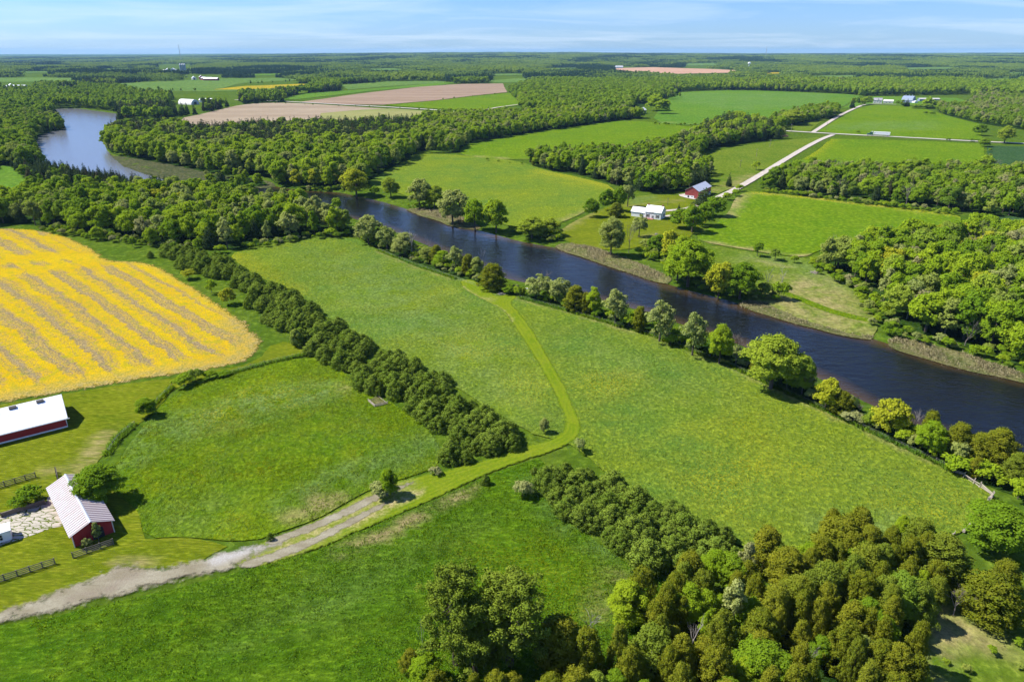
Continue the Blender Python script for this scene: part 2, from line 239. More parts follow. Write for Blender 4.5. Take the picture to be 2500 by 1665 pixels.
# ------------------------------------------------------------------ object helpers
def tag(o,label=None,cat=None,group=None,kind=None):
    if label: o['label']=label
    if cat: o['category']=cat
    if group: o['group']=group
    if kind: o['kind']=kind
    return o
def link(name,me,parent=None,loc=None):
    o=bpy.data.objects.new(name,me); COL.objects.link(o)
    if parent is not None: o.parent=parent
    if loc is not None: o.location=loc
    return o
def empty(name,loc,rz=0.):
    o=bpy.data.objects.new(name,None); COL.objects.link(o); o.location=loc; o.rotation_euler=(0,0,rz); o.empty_display_size=.5; return o
def mesh_np(name,V,F,m,attrs=None,smooth=False,normals=None):
    me=bpy.data.meshes.new(name); V=np.asarray(V,np.float32); F=np.asarray(F,np.int32); k=F.shape[1]
    me.vertices.add(len(V)); me.vertices.foreach_set('co',V.ravel()); me.loops.add(F.size); me.loops.foreach_set('vertex_index',F.ravel())
    me.polygons.add(len(F)); me.polygons.foreach_set('loop_start',np.arange(0,F.size,k,dtype=np.int32)); me.polygons.foreach_set('loop_total',np.full(len(F),k,np.int32))
    me.polygons.foreach_set('use_smooth',np.full(len(F),smooth or normals is not None))
    for a,d in (attrs or {}).items():
        at=me.attributes.new(a,'FLOAT','POINT'); at.data.foreach_set('value',np.asarray(d,np.float32))
    me.update(calc_edges=True); me.materials.append(m)
    if normals is not None: me.normals_split_custom_set_from_vertices(normals.tolist())
    return me
class MB:
    def __init__(s): s.v=[]; s.f=[]
    def add(s,vs,fs):
        n=len(s.v); s.v+=[tuple(map(float,q)) for q in vs]; s.f+=[tuple(n+i for i in f) for f in fs]; return s
    def box(s,c,d,rz=0,mt=None):
        x,y,z=[q/2 for q in d]; vs=[(a*x,b*y,e*z) for e in (-1,1) for a,b in ((-1,-1),(1,-1),(1,1),(-1,1))]
        cs,sn=math.cos(rz),math.sin(rz); vs=[(c[0]+a*cs-b*sn,c[1]+a*sn+b*cs,c[2]+e) for a,b,e in vs]
        return s.add(vs,[(3,2,1,0),(4,5,6,7),(0,1,5,4),(1,2,6,5),(2,3,7,6),(3,0,4,7)])
    def tube(s,pts,rad,n=6,cap=True):
        pts=[Vector(p) for p in pts]; rad=rad if hasattr(rad,'__len__') else [rad]*len(pts); rings=[]
        for i,p in enumerate(pts):
            d=(pts[min(i+1,len(pts)-1)]-pts[max(i-1,0)]).normalized(); a=d.orthogonal().normalized() if i==0 else (a-d*a.dot(d)).normalized(); b=d.cross(a)
            rings.append([p+(a*math.cos(q)+b*math.sin(q))*rad[i] for q in [2*math.pi*j/n for j in range(n)]])
        vs=[q for r in rings for q in r]; fs=[(i*n+j,i*n+(j+1)%n,(i+1)*n+(j+1)%n,(i+1)*n+j) for i in range(len(pts)-1) for j in range(n)]
        if cap: fs+=[tuple(range(n-1,-1,-1)),tuple(range((len(pts)-1)*n,len(pts)*n))]
        return s.add(vs,fs)
    def prism(s,prof,y0,y1):   # profile in xz, extruded along y
        n=len(prof); vs=[(a,y0,b) for a,b in prof]+[(a,y1,b) for a,b in prof]
        return s.add(vs,[tuple(range(n)),tuple(range(2*n-1,n-1,-1))]+[((i+1)%n,i,n+i,n+(i+1)%n) for i in range(n)])
    def build(s,name,m,parent=None,smooth=False,loc=None):
        me=bpy.data.meshes.new(name); me.from_pydata(s.v,[],s.f); me.materials.append(m); me.update()
        if smooth: me.polygons.foreach_set('use_smooth',np.ones(len(me.polygons),bool))
        return link(name,me,parent,loc)

# ------------------------------------------------------------------ ground and fields
def chaikin(p,n,closed=True):
    for _ in range(n):
        q=np.roll(p,-1,0) if closed else p[1:]; a=p if closed else p[:-1]
        r=np.empty((2*len(a),2)); r[0::2]=a*.75+q*.25; r[1::2]=a*.25+q*.75
        p=r if closed else np.vstack([p[:1],r,p[-1:]])
    return p
def densify(p,s,closed=True):
    o=[]; n=len(p)
    for i in range(n if closed else n-1):
        a=p[i]; b=p[(i+1)%n]; k=max(1,int(np.hypot(*(b-a))/s)); o+= [a+(b-a)*j/k for j in range(k)]
    if not closed: o.append(p[-1])
    return np.array(o)
def paint(x,y,lst):
    v=np.zeros(x.shape)
    for kind,pts,wd,st in lst:
        q=P(pts)
        if kind=='poly': f=np.clip(.5+np.where(inpoly(x,y,q),1,-1)*dline(x,y,q)/wd,0,1)
        elif kind=='line': f=np.clip(1.4-dline(x,y,q,False)/wd,0,1)
        else: f=np.exp(-((x-q[0][0])**2+(y-q[0][1])**2)/wd**2)
        v=np.maximum(v,f*st)
    return v
BND={}; ALLSH=[]
def sheet(name,pts,m,dz,sp,jit=.4,sm=1,pt=None,extra=None,z=None,edge=None,world=False):
    p=np.array(pts,float) if world else P(pts,0 if z is None else z)
    if sm: p=chaikin(p,sm)
    b=densify(p,sp)
    if jit:
        nx=vnoise(b[:,0],b[:,1],.13,11)-.5; ny=vnoise(b[:,0],b[:,1],.13,12)-.5; nx2=vnoise(b[:,0],b[:,1],.7,13)-.5; ny2=vnoise(b[:,0],b[:,1],.7,14)-.5
        b=b+np.stack([nx*jit*2+nx2*jit,ny*jit*2+ny2*jit],1)
    lo=b.min(0); hi=b.max(0); gx,gy=np.meshgrid(np.arange(lo[0],hi[0],sp),np.arange(lo[1],hi[1],sp)); gx=gx.ravel()+rng.uniform(-.2,.2,gx.size)*sp; gy=gy.ravel()+rng.uniform(-.2,.2,gy.size)*sp
    k=inpoly(gx,gy,b); gx,gy=gx[k],gy[k]; k=dline(gx,gy,b)>sp*.45; pts2=np.vstack([b,np.stack([gx[k],gy[k]],1)])
    n=len(b); vo,_,fo,_,_,_=geometry.delaunay_2d_cdt([Vector(q) for q in pts2],[],[list(range(n))],1,1e-4,False)
    x=np.array([v[0] for v in vo]); y=np.array([v[1] for v in vo]); zz=(np.maximum(hgt(x,y),WZ)+dz) if z is None else np.full(x.shape,z+dz)
    F=np.array([f for f in fo if len(f)==3]); F=F[inpoly(x[F].mean(1),y[F].mean(1),b)]; at={}
    a,bb,c=F[:,0],F[:,1],F[:,2]; fl=((x[bb]-x[a])*(y[c]-y[a])-(y[bb]-y[a])*(x[c]-x[a]))<0; F[fl]=F[fl][:,::-1]
    for k_,l_ in (pt or {}).items(): at[k_]=paint(x,y,l_)
    if edge: at[edge]=dline(x,y,b)
    for k_,fn in (extra or {}).items(): at[k_]=fn(x,y,b)
    o=link(name,mesh_np(name,np.stack([x,y,zz],1),F,m,at,True)); tag(o,kind='structure'); ALLSH.append(b) if name!='wood_floor' else None; BND.setdefault(name,[]).append(b); return o
# base terrain sheet to the horizon
def axis(a,b,s,far,g):
    c=list(np.arange(a,b+.1,s)); st=s
    while c[-1]<far: st*=g; c.append(c[-1]+st)
    return c
ys=[-400,-200,-90]+axis(-40,1250,5,30000,1.09); xp=axis(0,620,5,26000,1.10); xs=[-q for q in xp[:0:-1]]+xp
gx,gy=np.meshgrid(xs,ys); nx_,ny_=len(xs),len(ys); gz=hgt(gx.ravel(),gy.ravel())
ii=np.arange((ny_-1)*nx_).reshape(ny_-1,nx_)[:,:-1].ravel()
tag(link('ground',mesh_np('ground',np.stack([gx.ravel(),gy.ravel(),gz],1),np.stack([ii,ii+1,ii+nx_+1,ii+nx_],1),M['base'],None,True)),kind='structure')
sheet('river',RIVER,M['water'],0,7,0,0,z=WZ,world=True,edge='d'); LAKE=np.array([q for q in P([(125,250),(180,250),(270,262),(268,276),(240,294),(236,318),(245,345),(275,375),(345,400),(420,411),(430,424),(330,428),(260,410),(150,395),(100,385),(90,365),(78,340),(78,312),(110,302),(148,290),(145,275),(130,262)],WZ)]); sheet('lake',LAKE,M['lake'],.03,25,0,0,z=WZ,world=True)
# --- woods' floor (drawn below, with the trees): zone polygons
Z={}
Z['near_wood']=[(-60,520),(-60,470),(0,468),(60,462),(90,450),(200,452),(330,456),(450,460),(560,470),(640,476),(700,492),(780,517),(826,533),(800,543),(700,543),(640,556),(560,570),(520,578),(470,570),(400,566),(330,560),(240,545),(150,537),(100,522),(60,516),(0,514)]
Z['shore_wood']=[(243,338),(262,355),(300,364),(350,372),(420,385),(480,398),(520,402),(610,404),(640,425),(700,434),(770,438),(835,425),(880,395),(930,372),(958,352),(1000,340),(980,324),(900,338),(800,346),(700,348),(600,356),(500,358),(400,348),(300,330),(262,322)]
Z['dark_ridge']=[(244,312),(262,322),(300,330),(400,348),(500,358),(600,356),(700,348),(800,346),(900,338),(980,324),(1000,294),(960,288),(820,296),(700,298),(600,300),(500,310),(440,310),(400,298),(330,296),(272,304)]
Z['near_bank']=[(830,520),(900,545),(1000,588),(1100,630),(1150,655),(1200,668),(1300,690),(1450,728),(1550,762),(1680,808),(1800,858),(1880,895),(1980,945),(2100,1000),(2250,1075),(2354,1130),(2400,1160),(2320,1140),(2230,1100),(2150,1056),(2000,985),(1850,916),(1760,875),(1680,837),(1500,767),(1300,711),(1200,683),(1130,662),(1060,640),(960,608),(870,571),(815,545)]
Z['belt']=[(985,345),(1056,355),(1060,336),(1130,322),(1200,310),(1330,291),(1410,279),(1480,272),(1450,262),(1400,262),(1250,268),(1100,272),(980,275),(960,305)]
Z['hill_wood']=[(-200,420),(-200,270),(-60,262),(30,262),(90,272),(142,288),(146,296),(106,304),(78,314),(74,338),(86,362),(96,383),(60,395),(20,383),(0,381),(-60,400)]
Z['lake_conifers']=[(40,392),(96,386),(150,398),(260,414),(330,430),(400,437),(440,440),(330,446),(200,432),(90,428),(60,412)]
Z['strip_wood']=[(1212,378),(1240,366),(1300,362),(1420,366),(1500,352),(1560,330),(1620,320),(1640,336),(1610,360),(1600,378),(1640,402),(1622,428),(1590,438),(1530,446),(1460,440),(1420,428),(1330,402),(1262,392)]
Z['corner_wood']=[(1585,322),(1640,294),(1690,282),(1785,305),(1796,320),(1730,326),(1690,334),(1635,345)]
Z['lane_wood']=[(1785,300),(1770,282),(1850,262),(1900,254),(1928,258),(1922,270),(1870,280),(1810,292)]
Z['band_wood']=[(1742,436),(1775,424),(1815,406),(1860,396),(2000,400),(2260,398),(2400,412),(2560,440),(2560,520),(2354,498),(2280,500),(2212,488),(2100,476),(2000,466),(1900,456),(1850,449)]
Z['bank_wood']=[(1882,604),(1925,590),(2000,580),(2100,570),(2205,560),(2300,556),(2354,554),(2700,600),(2700,900),(2354,846),(2270,808),(2170,790),(2080,770),(2030,752),(2010,720),(1985,672),(1930,640),(1890,622)]
Z['house_wood']=[(1192,235),(1205,260),(1300,266),(1400,264),(1450,258),(1490,240),(1512,236),(1545,214),(1520,200),(1400,200),(1200,205),(1170,215)]
Z['east_scrub']=[(2150,245),(2160,262),(2250,284),(2354,300),(2560,320),(2560,235),(2354,225),(2260,222),(2200,236)]
Z['islet']=[(470,402),(520,405),(600,412),(618,425),(560,428),(480,420)]
GROVE=[(1690,1345),(1760,1330),(1900,1300),(2100,1300),(2230,1345),(2200,1400),(2150,1440),(2140,1568),(2160,1800),(1000,1900),(930,1640),(1010,1600),(1230,1600),(1420,1540),(1500,1440),(1600,1390)]
PLANT1=[(383,588),(470,586),(520,612),(600,655),(690,705),(770,752),(850,800),(960,850),(1028,888),(1030,915),(985,925),(915,918),(840,896),(790,862),(715,815),(680,775),(600,735),(590,700),(560,668),(500,650),(430,625)]
PLANT2=[(930,940),(985,915),(1040,925),(1120,960),(1190,995),(1185,1030),(1100,1060),(1030,1078),(1000,1055),(1020,1010),(985,985)]
PLANT3=[(1232,1112),(1270,1085),(1400,1110),(1500,1160),(1620,1215),(1690,1262),(1702,1300),(1600,1318),(1490,1318),(1410,1262),(1300,1196),(1252,1140)]
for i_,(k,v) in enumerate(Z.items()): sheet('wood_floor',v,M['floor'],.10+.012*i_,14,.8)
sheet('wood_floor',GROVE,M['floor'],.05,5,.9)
# --- far country
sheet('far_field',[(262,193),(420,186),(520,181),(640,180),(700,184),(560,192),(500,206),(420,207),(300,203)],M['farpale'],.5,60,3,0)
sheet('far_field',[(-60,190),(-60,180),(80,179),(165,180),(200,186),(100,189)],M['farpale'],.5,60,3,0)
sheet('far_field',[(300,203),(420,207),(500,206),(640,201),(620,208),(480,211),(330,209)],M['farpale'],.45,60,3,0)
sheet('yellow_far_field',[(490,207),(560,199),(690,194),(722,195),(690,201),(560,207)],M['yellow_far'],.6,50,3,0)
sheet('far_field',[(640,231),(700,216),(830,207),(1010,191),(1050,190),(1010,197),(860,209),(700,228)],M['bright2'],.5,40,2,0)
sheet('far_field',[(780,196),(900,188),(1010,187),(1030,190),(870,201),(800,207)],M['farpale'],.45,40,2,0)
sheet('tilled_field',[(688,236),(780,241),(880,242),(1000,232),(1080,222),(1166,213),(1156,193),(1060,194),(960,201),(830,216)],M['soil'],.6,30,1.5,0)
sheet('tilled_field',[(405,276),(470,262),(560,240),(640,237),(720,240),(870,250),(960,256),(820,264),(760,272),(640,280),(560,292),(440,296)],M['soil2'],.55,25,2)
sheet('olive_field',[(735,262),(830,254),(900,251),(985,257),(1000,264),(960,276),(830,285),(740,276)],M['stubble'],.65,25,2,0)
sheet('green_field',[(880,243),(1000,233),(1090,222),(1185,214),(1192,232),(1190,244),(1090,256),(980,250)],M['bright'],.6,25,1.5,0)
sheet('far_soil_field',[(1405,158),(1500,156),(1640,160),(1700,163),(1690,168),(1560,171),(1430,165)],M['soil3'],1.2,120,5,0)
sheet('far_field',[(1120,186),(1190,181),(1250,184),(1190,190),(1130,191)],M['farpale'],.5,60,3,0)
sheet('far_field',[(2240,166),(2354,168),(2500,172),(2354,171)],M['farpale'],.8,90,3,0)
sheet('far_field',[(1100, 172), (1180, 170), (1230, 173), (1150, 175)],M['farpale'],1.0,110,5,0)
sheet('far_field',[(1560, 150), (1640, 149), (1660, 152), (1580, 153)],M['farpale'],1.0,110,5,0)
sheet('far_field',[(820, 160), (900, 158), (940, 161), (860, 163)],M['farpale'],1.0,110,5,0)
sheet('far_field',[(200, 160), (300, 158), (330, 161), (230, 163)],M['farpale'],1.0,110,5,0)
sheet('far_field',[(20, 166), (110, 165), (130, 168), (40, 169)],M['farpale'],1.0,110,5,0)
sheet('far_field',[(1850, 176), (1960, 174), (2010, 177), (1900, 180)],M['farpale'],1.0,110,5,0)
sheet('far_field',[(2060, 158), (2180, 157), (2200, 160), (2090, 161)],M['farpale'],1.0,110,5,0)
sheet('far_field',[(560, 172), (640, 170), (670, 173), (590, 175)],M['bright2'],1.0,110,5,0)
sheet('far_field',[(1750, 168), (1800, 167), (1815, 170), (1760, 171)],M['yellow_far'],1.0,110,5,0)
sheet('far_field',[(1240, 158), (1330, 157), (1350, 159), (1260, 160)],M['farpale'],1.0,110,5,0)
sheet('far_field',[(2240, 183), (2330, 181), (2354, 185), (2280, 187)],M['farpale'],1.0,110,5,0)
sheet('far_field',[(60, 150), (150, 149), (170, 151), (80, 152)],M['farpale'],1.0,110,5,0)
# --- middle distance
sheet('hay_field',[(1494,282),(1520,248),(1515,238),(1550,220),(1570,211),(1700,208),(1850,213),(1985,219),(1960,232),(1935,248),(1900,256),(1780,272),(1690,275),(1600,291)],M['bright2'],.4,15,1,1,{'c':[('poly',[(1560,215),(1900,216),(1900,240),(1700,255),(1560,235)],30,.55)],'b':[('line',[(1500,280),(1600,288),(1640,282)],8,.3)]})
sheet('bright_field',[(1056,357),(1064,334),(1130,323),(1200,309),(1330,291),(1412,279),(1480,280),(1560,288),(1606,296),(1570,318),(1530,340),(1440,360),(1330,364),(1200,368),(1120,366)],M['bright'],.36,9,.8,1,{'b':[('line',[(1056,358),(1200,369),(1250,385)],5,.5)]})
sheet('hay_field',[(838,424),(880,398),(925,375),(965,356),(1010,354),(1100,362),(1190,370),(1256,394),(1330,408),(1420,432),(1400,462),(1360,478),(1300,512),(1240,520),(1180,524),(1120,505),(1060,492),(1010,478),(930,450),(880,436)],M['hay'],.30,6,.6,1,{'a':[('line',[(1245,396),(1330,412),(1425,436)],9,1.0),('line',[(1250,405),(1350,430)],14,.35),('poly',[(1100,440),(1350,440),(1250,510),(1150,500)],40,.12)],'b':[('line',[(1300,512),(1362,478)],4,.6)]})
sheet('house_lawn',[(1280,535),(1330,505),(1380,482),(1440,462),(1480,448),(1560,450),(1640,455),(1655,470),(1640,490),(1590,545),(1560,560),(1500,560),(1440,575),(1380,575),(1320,566)],M['lawn'],.22,5,.5,1,{'b':[('dot',[(1494,544)],4,.8),('line',[(1290,530),(1365,480)],3,.7),('line',[(1450,475),(1560,462)],2.5,.5)],'c':[('poly',[(1440,455),(1500,447),(1520,462),(1450,474)],6,.8)]})
sheet('bright_field',[(1592,550),(1640,520),(1672,492),(1690,456),(1715,442),(1760,442),(1850,452),(2000,470),(2120,484),(2214,494),(2200,525),(2050,542),(1930,558),(1880,580),(1850,592),(1790,588),(1700,572),(1640,562)],M['bright'],.30,6,.6,1,{'a':[('line',[(1735,444),(1850,455),(2000,472),(2210,498)],4,.8)],'b':[('line',[(1700,448),(1680,475),(1665,497)],5,.8),('line',[(1620,558),(1700,575),(1790,590),(1860,592)],3.2,1.0),('line',[(1735,444),(1850,455),(2000,472),(2210,498)],3,.4)]})
sheet('bright_field',[(1838,372),(1880,346),(1912,320),(2000,322),(2150,327),(2262,332),(2262,392),(2150,396),(2000,396),(1900,388)],M['bright'],.32,10,.8,0,{'a':[('line',[(1850,366),(1915,322)],5,.7)]})
sheet('hay_field',[(1880,302),(1925,276),(1975,248),(2010,242),(2110,246),(2160,262),(2250,286),(2258,322),(2150,320),(2000,313),(1925,308)],M['bright'],.32,12,.8,0,{'c':[('poly',[(1900,290),(2000,280),(2150,280),(2150,300),(2000,300),(1930,300)],25,.6)]})
sheet('hay_field',[(1935,250),(1970,232),(2010,222),(2200,226),(2240,238),(2150,246),(2010,240),(1975,246)],M['bright2'],.34,15,1,0)
sheet('rough_field',[(1602,378),(1640,350),(1700,336),(1800,324),(1905,314),(1850,340),(1790,372),(1740,402),(1690,430),(1640,452),(1630,425),(1642,402)],M['rough'],.28,8,.8,1,{'b':[('line',[(1730,405),(1690,425),(1655,440)],6,.6)]})
sheet('lane_verge',[(1795,302),(1780,292),(1870,281),(1925,262),(1880,286),(1862,303),(1830,304)],M['rough'],.28,10,.5,0)
sheet('crop_field',[(2268,336),(2354,338),(2500,345),(2500,418),(2354,402),(2274,398)],M['crop'],.34,10,.5,0)
sheet('crop_field',[(2225,520),(2280,500),(2354,498),(2500,510),(2500,560),(2354,545),(2270,535)],M['crop'],.22,8,.5,0)
sheet('hay_field',[(0,455),(-150,450),(-150,385),(0,381),(30,386),(60,402),(110,422),(132,438),(100,452)],M['bright2'],.26,7,.6,1)
sheet('grass_bank',[(1880,605),(1860,594),(1790,590),(1700,576),(1600,560),(1540,572),(1560,600),(1640,640),(1720,690),(1800,722),(1900,750),(2000,772),(2020,752),(1992,690),(1935,645)],M['rough'],.18,4,.6,1,{'b':[('poly',[(1790,640),(1900,640),(1980,700),(2000,765),(1850,740),(1750,690)],14,.72),('line',[(1730,600),(1800,615)],4,.4)],'c':[('line',[(1750,600),(1870,615),(1900,650)],12,.5)]})
sheet('grass_track',[(1790,672),(1800,668),(1850,688),(1900,708),(1960,724),(2010,736),(2010,744),(1950,733),(1895,717),(1840,696)],M['pasture'],.22,3,.3,1)
sheet('reed_bank',[(1272,560),(1330,560),(1390,578),(1450,600),(1520,628),(1548,640),(1530,652),(1450,626),(1350,591),(1290,573)],M['bank'],.25,2.5,.5,1)
sheet('reed_bank',[(1690,692),(1740,690),(1800,715),(1880,742),(1960,760),(2010,768),(2000,778),(1880,753),(1750,718)],M['bank'],.22,2.5,.5,1)
sheet('reed_bank',[(2040,772),(2100,782),(2200,808),(2300,838),(2400,870),(2600,920),(2600,932),(2354,874),(2200,840),(2100,810),(2050,795)],M['bank'],.22,2.5,.5,1)
sheet('reed_bank',[(930,476),(990,480),(1040,492),(1090,510),(1110,528),(1040,519),(1000,502),(950,488)],M['bank'],.22,3,.5,1)
sheet('marsh_mat',[(246,346),(262,358),(320,366),(400,380),(470,396),(520,404),(600,412),(640,425),(615,432),(560,424),(480,424),(400,416),(345,402),(300,388),(270,372)],M['weedbank'],.14,7,1.2,1)
# --- near field on the photographer's side
hay=[(520,588),(600,565),(700,548),(812,547),(870,576),(960,612),(1060,644),(1130,668),(1180,683),(1300,714),(1400,740),(1500,772),(1600,808),(1680,842),(1760,880),(1850,922),(2000,992),(2150,1062),(2240,1112),(2285,1152),(2240,1200),(2200,1235),(2080,1250),(1900,1265),(1760,1275),(1690,1250),(1560,1185),(1420,1105),(1340,1040),(1300,1020),(1200,990),(1040,885),(900,815),(780,745),(660,678),(560,615)]
sheet('hay_meadow',hay,M['hay'],.26,3,.5,1,{'a':[('dot',[(1390,885)],8,.6),('dot',[(1430,875)],6,.5),('dot',[(1110,800)],14,.25),('dot',[(1075,780)],10,.35),('dot',[(1200,880)],9,.35),('poly',[(1600,1000),(1760,980),(1900,1090),(1750,1150),(1620,1080)],20,.28),('dot',[(1650,1110)],8,.45),('dot',[(2130,1150)],11,.22),('line',[(545,590),(600,625),(680,672)],6,.5),('dot',[(1000,690)],14,.2)],'c':[('poly',[(700,580),(900,600),(1100,720),(1180,860),(1200,960),(1000,850),(800,720)],30,.65),('poly',[(1240,760),(1500,800),(1640,920),(1400,900)],30,.45),('poly',[(1850,1180),(2100,1190),(2080,1240),(1900,1240)],8,.75)],'b':[('line',[(870,578),(960,614),(1050,645)],1.6,.6),('line',[(1180,685),(1300,716),(1500,774),(1680,844),(1850,924),(2000,994),(2150,1064)],1.5,.75)]})
sheet('yellow_field',[(-420,540),(-200,528),(0,524),(100,528),(165,546),(225,574),(252,598),(330,601),(372,612),(420,640),(500,690),(560,735),(598,765),(614,790),(596,816),(560,838),(480,856),(400,868),(300,881),(150,906),(0,932),(-300,985),(-420,900)],M['yellow'],.14,2.2,.6,1,
   {'b':[('line',[(165,546),(225,574),(252,598),(330,601),(372,612),(420,640),(500,690),(560,735),(598,765)],3.5,.75),('line',[(560,740),(600,770),(612,792),(590,818),(520,848),(400,868),(300,881),(150,906),(0,932),(-300,985)],8,1.0)],
    'e':[('line',[(130,540),(235,590),(330,607),(420,650),(520,715),(590,775),(585,800)],5,.8),('line',[(0,600),(120,590),(200,590),(270,600)],7,1.2),('line',[(0,628),(120,615),(230,603)],6,.9),('line',[(585,800),(540,826),(380,852),(200,880),(0,905),(-300,950)],6,1.0)]},
   {'d':lambda x,y,b:dline(x,y,b),'s':lambda x,y,b:(x*math.sin(R(41))+y*math.cos(R(41)))+5*np.sin(x*.035+y*.02)})
sheet('pasture',[(262,1085),(300,1020),(345,960),(395,905),(500,868),(600,842),(705,820),(765,832),(832,897),(920,935),(1000,1000),(1012,1070),(945,1096),(870,1116),(800,1152),(720,1195),(640,1228),(585,1247),(500,1244),(420,1236),(330,1237),(318,1180),(262,1130)],M['pasture'],.20,2.2,.5,1,{'t':[('line',[(640,1165),(720,1128),(800,1090),(900,1068)],.5,.9),('line',[(345,1075),(420,1010),(500,975)],.4,.7),('line',[(470,1080),(560,985)],.4,.6)],'c':[('line',[(345,1000),(480,965),(600,925),(720,905)],8,.85),('line',[(300,1060),(420,990),(560,940)],5,.5),('line',[(770,1100),(900,1060),(1010,1020)],5,.7),('line',[(640,1160),(800,1085),(860,1060)],3,.6),('poly',[(330,1210),(430,1150),(560,1130),(520,1240)],8,.35)],'a':[('dot',[(500,960)],7,.5),('dot',[(660,905)],10,.4),('dot',[(570,905)],9,.25)],'b':[('poly',[(640,1200),(720,1140),(800,1130),(810,1150),(720,1195)],4,.8),('dot',[(800,895)],3,.5)]})
sheet('lawn',[(-330,985),(0,931),(150,905),(300,882),(400,870),(560,840),(604,818),(622,795),(650,786),(692,790),(706,812),(640,832),(560,848),(490,862),(420,885),(390,902),(345,955),(310,982),(225,1060),(205,1090),(262,1130),(318,1180),(330,1238),(420,1237),(486,1246),(520,1258),(440,1300),(300,1310),(150,1360),(0,1415),(-200,1480),(-330,1500)],M['lawn'],.10,2.2,.4,0,{'b':[('line',[(190,1080),(215,1040),(240,1000)],2.5,.75),('line',[(100,1085),(190,1070)],1.6,.5),('line',[(270,1290),(300,1288),(345,1300)],1.2,.7)]})
def grade(n): return n
sheet('rich_meadow',[(-300,1520),(0,1442),(150,1412),(380,1360),(560,1312),(720,1268),(850,1218),(1000,1152),(1110,1098),(1200,1065),(1240,1055),(1260,1080),(1240,1115),(1262,1150),(1310,1204),(1400,1268),(1480,1322),(1580,1350),(1560,1450),(1450,1560),(1400,1700),(1200,1900),(-300,1900)],M['dark'],.24,2.2,.5,0,{'b':[('poly',[(750,1281),(850,1233),(960,1180),(1050,1130),(1100,1118),(1082,1140),(980,1190),(880,1248),(780,1288)],1.5,1.0),('line',[(1420,1330),(1380,1400)],3,.4)],'t':[('line',l_,.45,1.) for l_ in ([(560,1515),(780,1442),(985,1372)],[(560,1545),(780,1470),(985,1400)],[(800,1338),(930,1290),(1060,1246)],[(870,1322),(960,1292),(1060,1262)],[(120,1480),(400,1395),(620,1335)],[(300,1500),(640,1410),(760,1370)],[(620,1500),(820,1425)])],'a':[('poly',[(1000,1250),(1300,1240),(1420,1340),(1350,1450),(1150,1400)],10,.16)],'c':[('poly',[(700,1330),(900,1270),(1100,1200),(1000,1300),(800,1420),(500,1500)],10,.3),('line',[(1220,1110),(1300,1210),(1400,1275)],3,.5)]})
path=[(1055,646),(1062,664),(1105,690),(1148,708),(1172,735),(1212,800),(1245,852),(1272,905),(1297,955),(1300,980),(1288,1000),(1262,1014),(1200,1028),(1120,1058),(1010,1085),(945,1100),(870,1120),(800,1158),(720,1200),(640,1235),(575,1262),(520,1290),(560,1312),(640,1295),(720,1268),(850,1216),(1000,1150),(1110,1096),(1200,1062),(1290,1034),(1326,1015),(1340,990),(1335,965),(1312,915),(1278,850),(1238,782),(1198,722),(1172,698),(1192,684),(1168,678),(1140,684),(1130,672),(1108,655),(1085,643)]
sheet('mown_path',path,M['mown'],.30,1.4,.25,1,{'b':[('line',[(560,1300),(640,1278),(730,1240),(850,1188),(960,1135)],1.3,.9),('line',[(640,1250),(720,1220),(800,1180),(880,1142)],1.3,.8),('poly',[(940,1105),(800,1165),(700,1215),(600,1265),(640,1290),(780,1230),(900,1165),(960,1125)],4,.42),('dot',[(1120,690)],2.5,.5),('line',[(1058,660),(1105,692),(1148,712),(1175,740)],1.0,.7)]},edge='d')
sheet('gravel_driveway',[(-160,1462),(0,1398),(70,1376),(150,1346),(210,1325),(240,1312),(262,1294),(305,1290),(345,1304),(420,1285),(480,1275),(500,1262),(560,1256),(610,1244),(690,1216),(770,1182),(790,1180),(700,1234),(640,1268),(580,1296),(500,1326),(400,1348),(330,1366),(200,1396),(120,1418),(0,1446),(-160,1500)],M['gravel'],.31,.9,.3,1,{'b':[('line',[(500,1290),(540,1275),(580,1262),(640,1240)],1.6,.8)],'c':[('dot',[(293,1318)],2.6,.75),('line',[(170,1378),(260,1355)],1.2,.6)]},edge='d')
sheet('wheel_track',[(600,1250),(690,1214),(760,1184),(850,1142),(950,1104),(956,1112),(860,1158),(790,1192),(700,1232),(620,1262)],M['rut'],.325,.6,.2,1,edge='d'); sheet('wheel_track',[(540,1296),(640,1268),(730,1230),(800,1194),(900,1148),(908,1156),(810,1210),(740,1248),(650,1288),(555,1314)],M['rut'],.325,.6,.2,1,edge='d')
sheet('dry_clearing',[(2090,1420),(2160,1385),(2240,1360),(2320,1330),(2420,1330),(2480,1600),(2480,1720),(2120,1720),(2110,1560),(2120,1480)],M['rough'],.09,2,.6,1,{'b':[('line',[(2140,1390),(2180,1440),(2240,1470)],3.0,1.0),('line',[(2180,1440),(2160,1520),(2130,1568)],2.2,.8),('dot',[(2300,1480)],3,.6),('line',[(2120,1370),(2100,1330),(2060,1270)],1.2,.6)]})
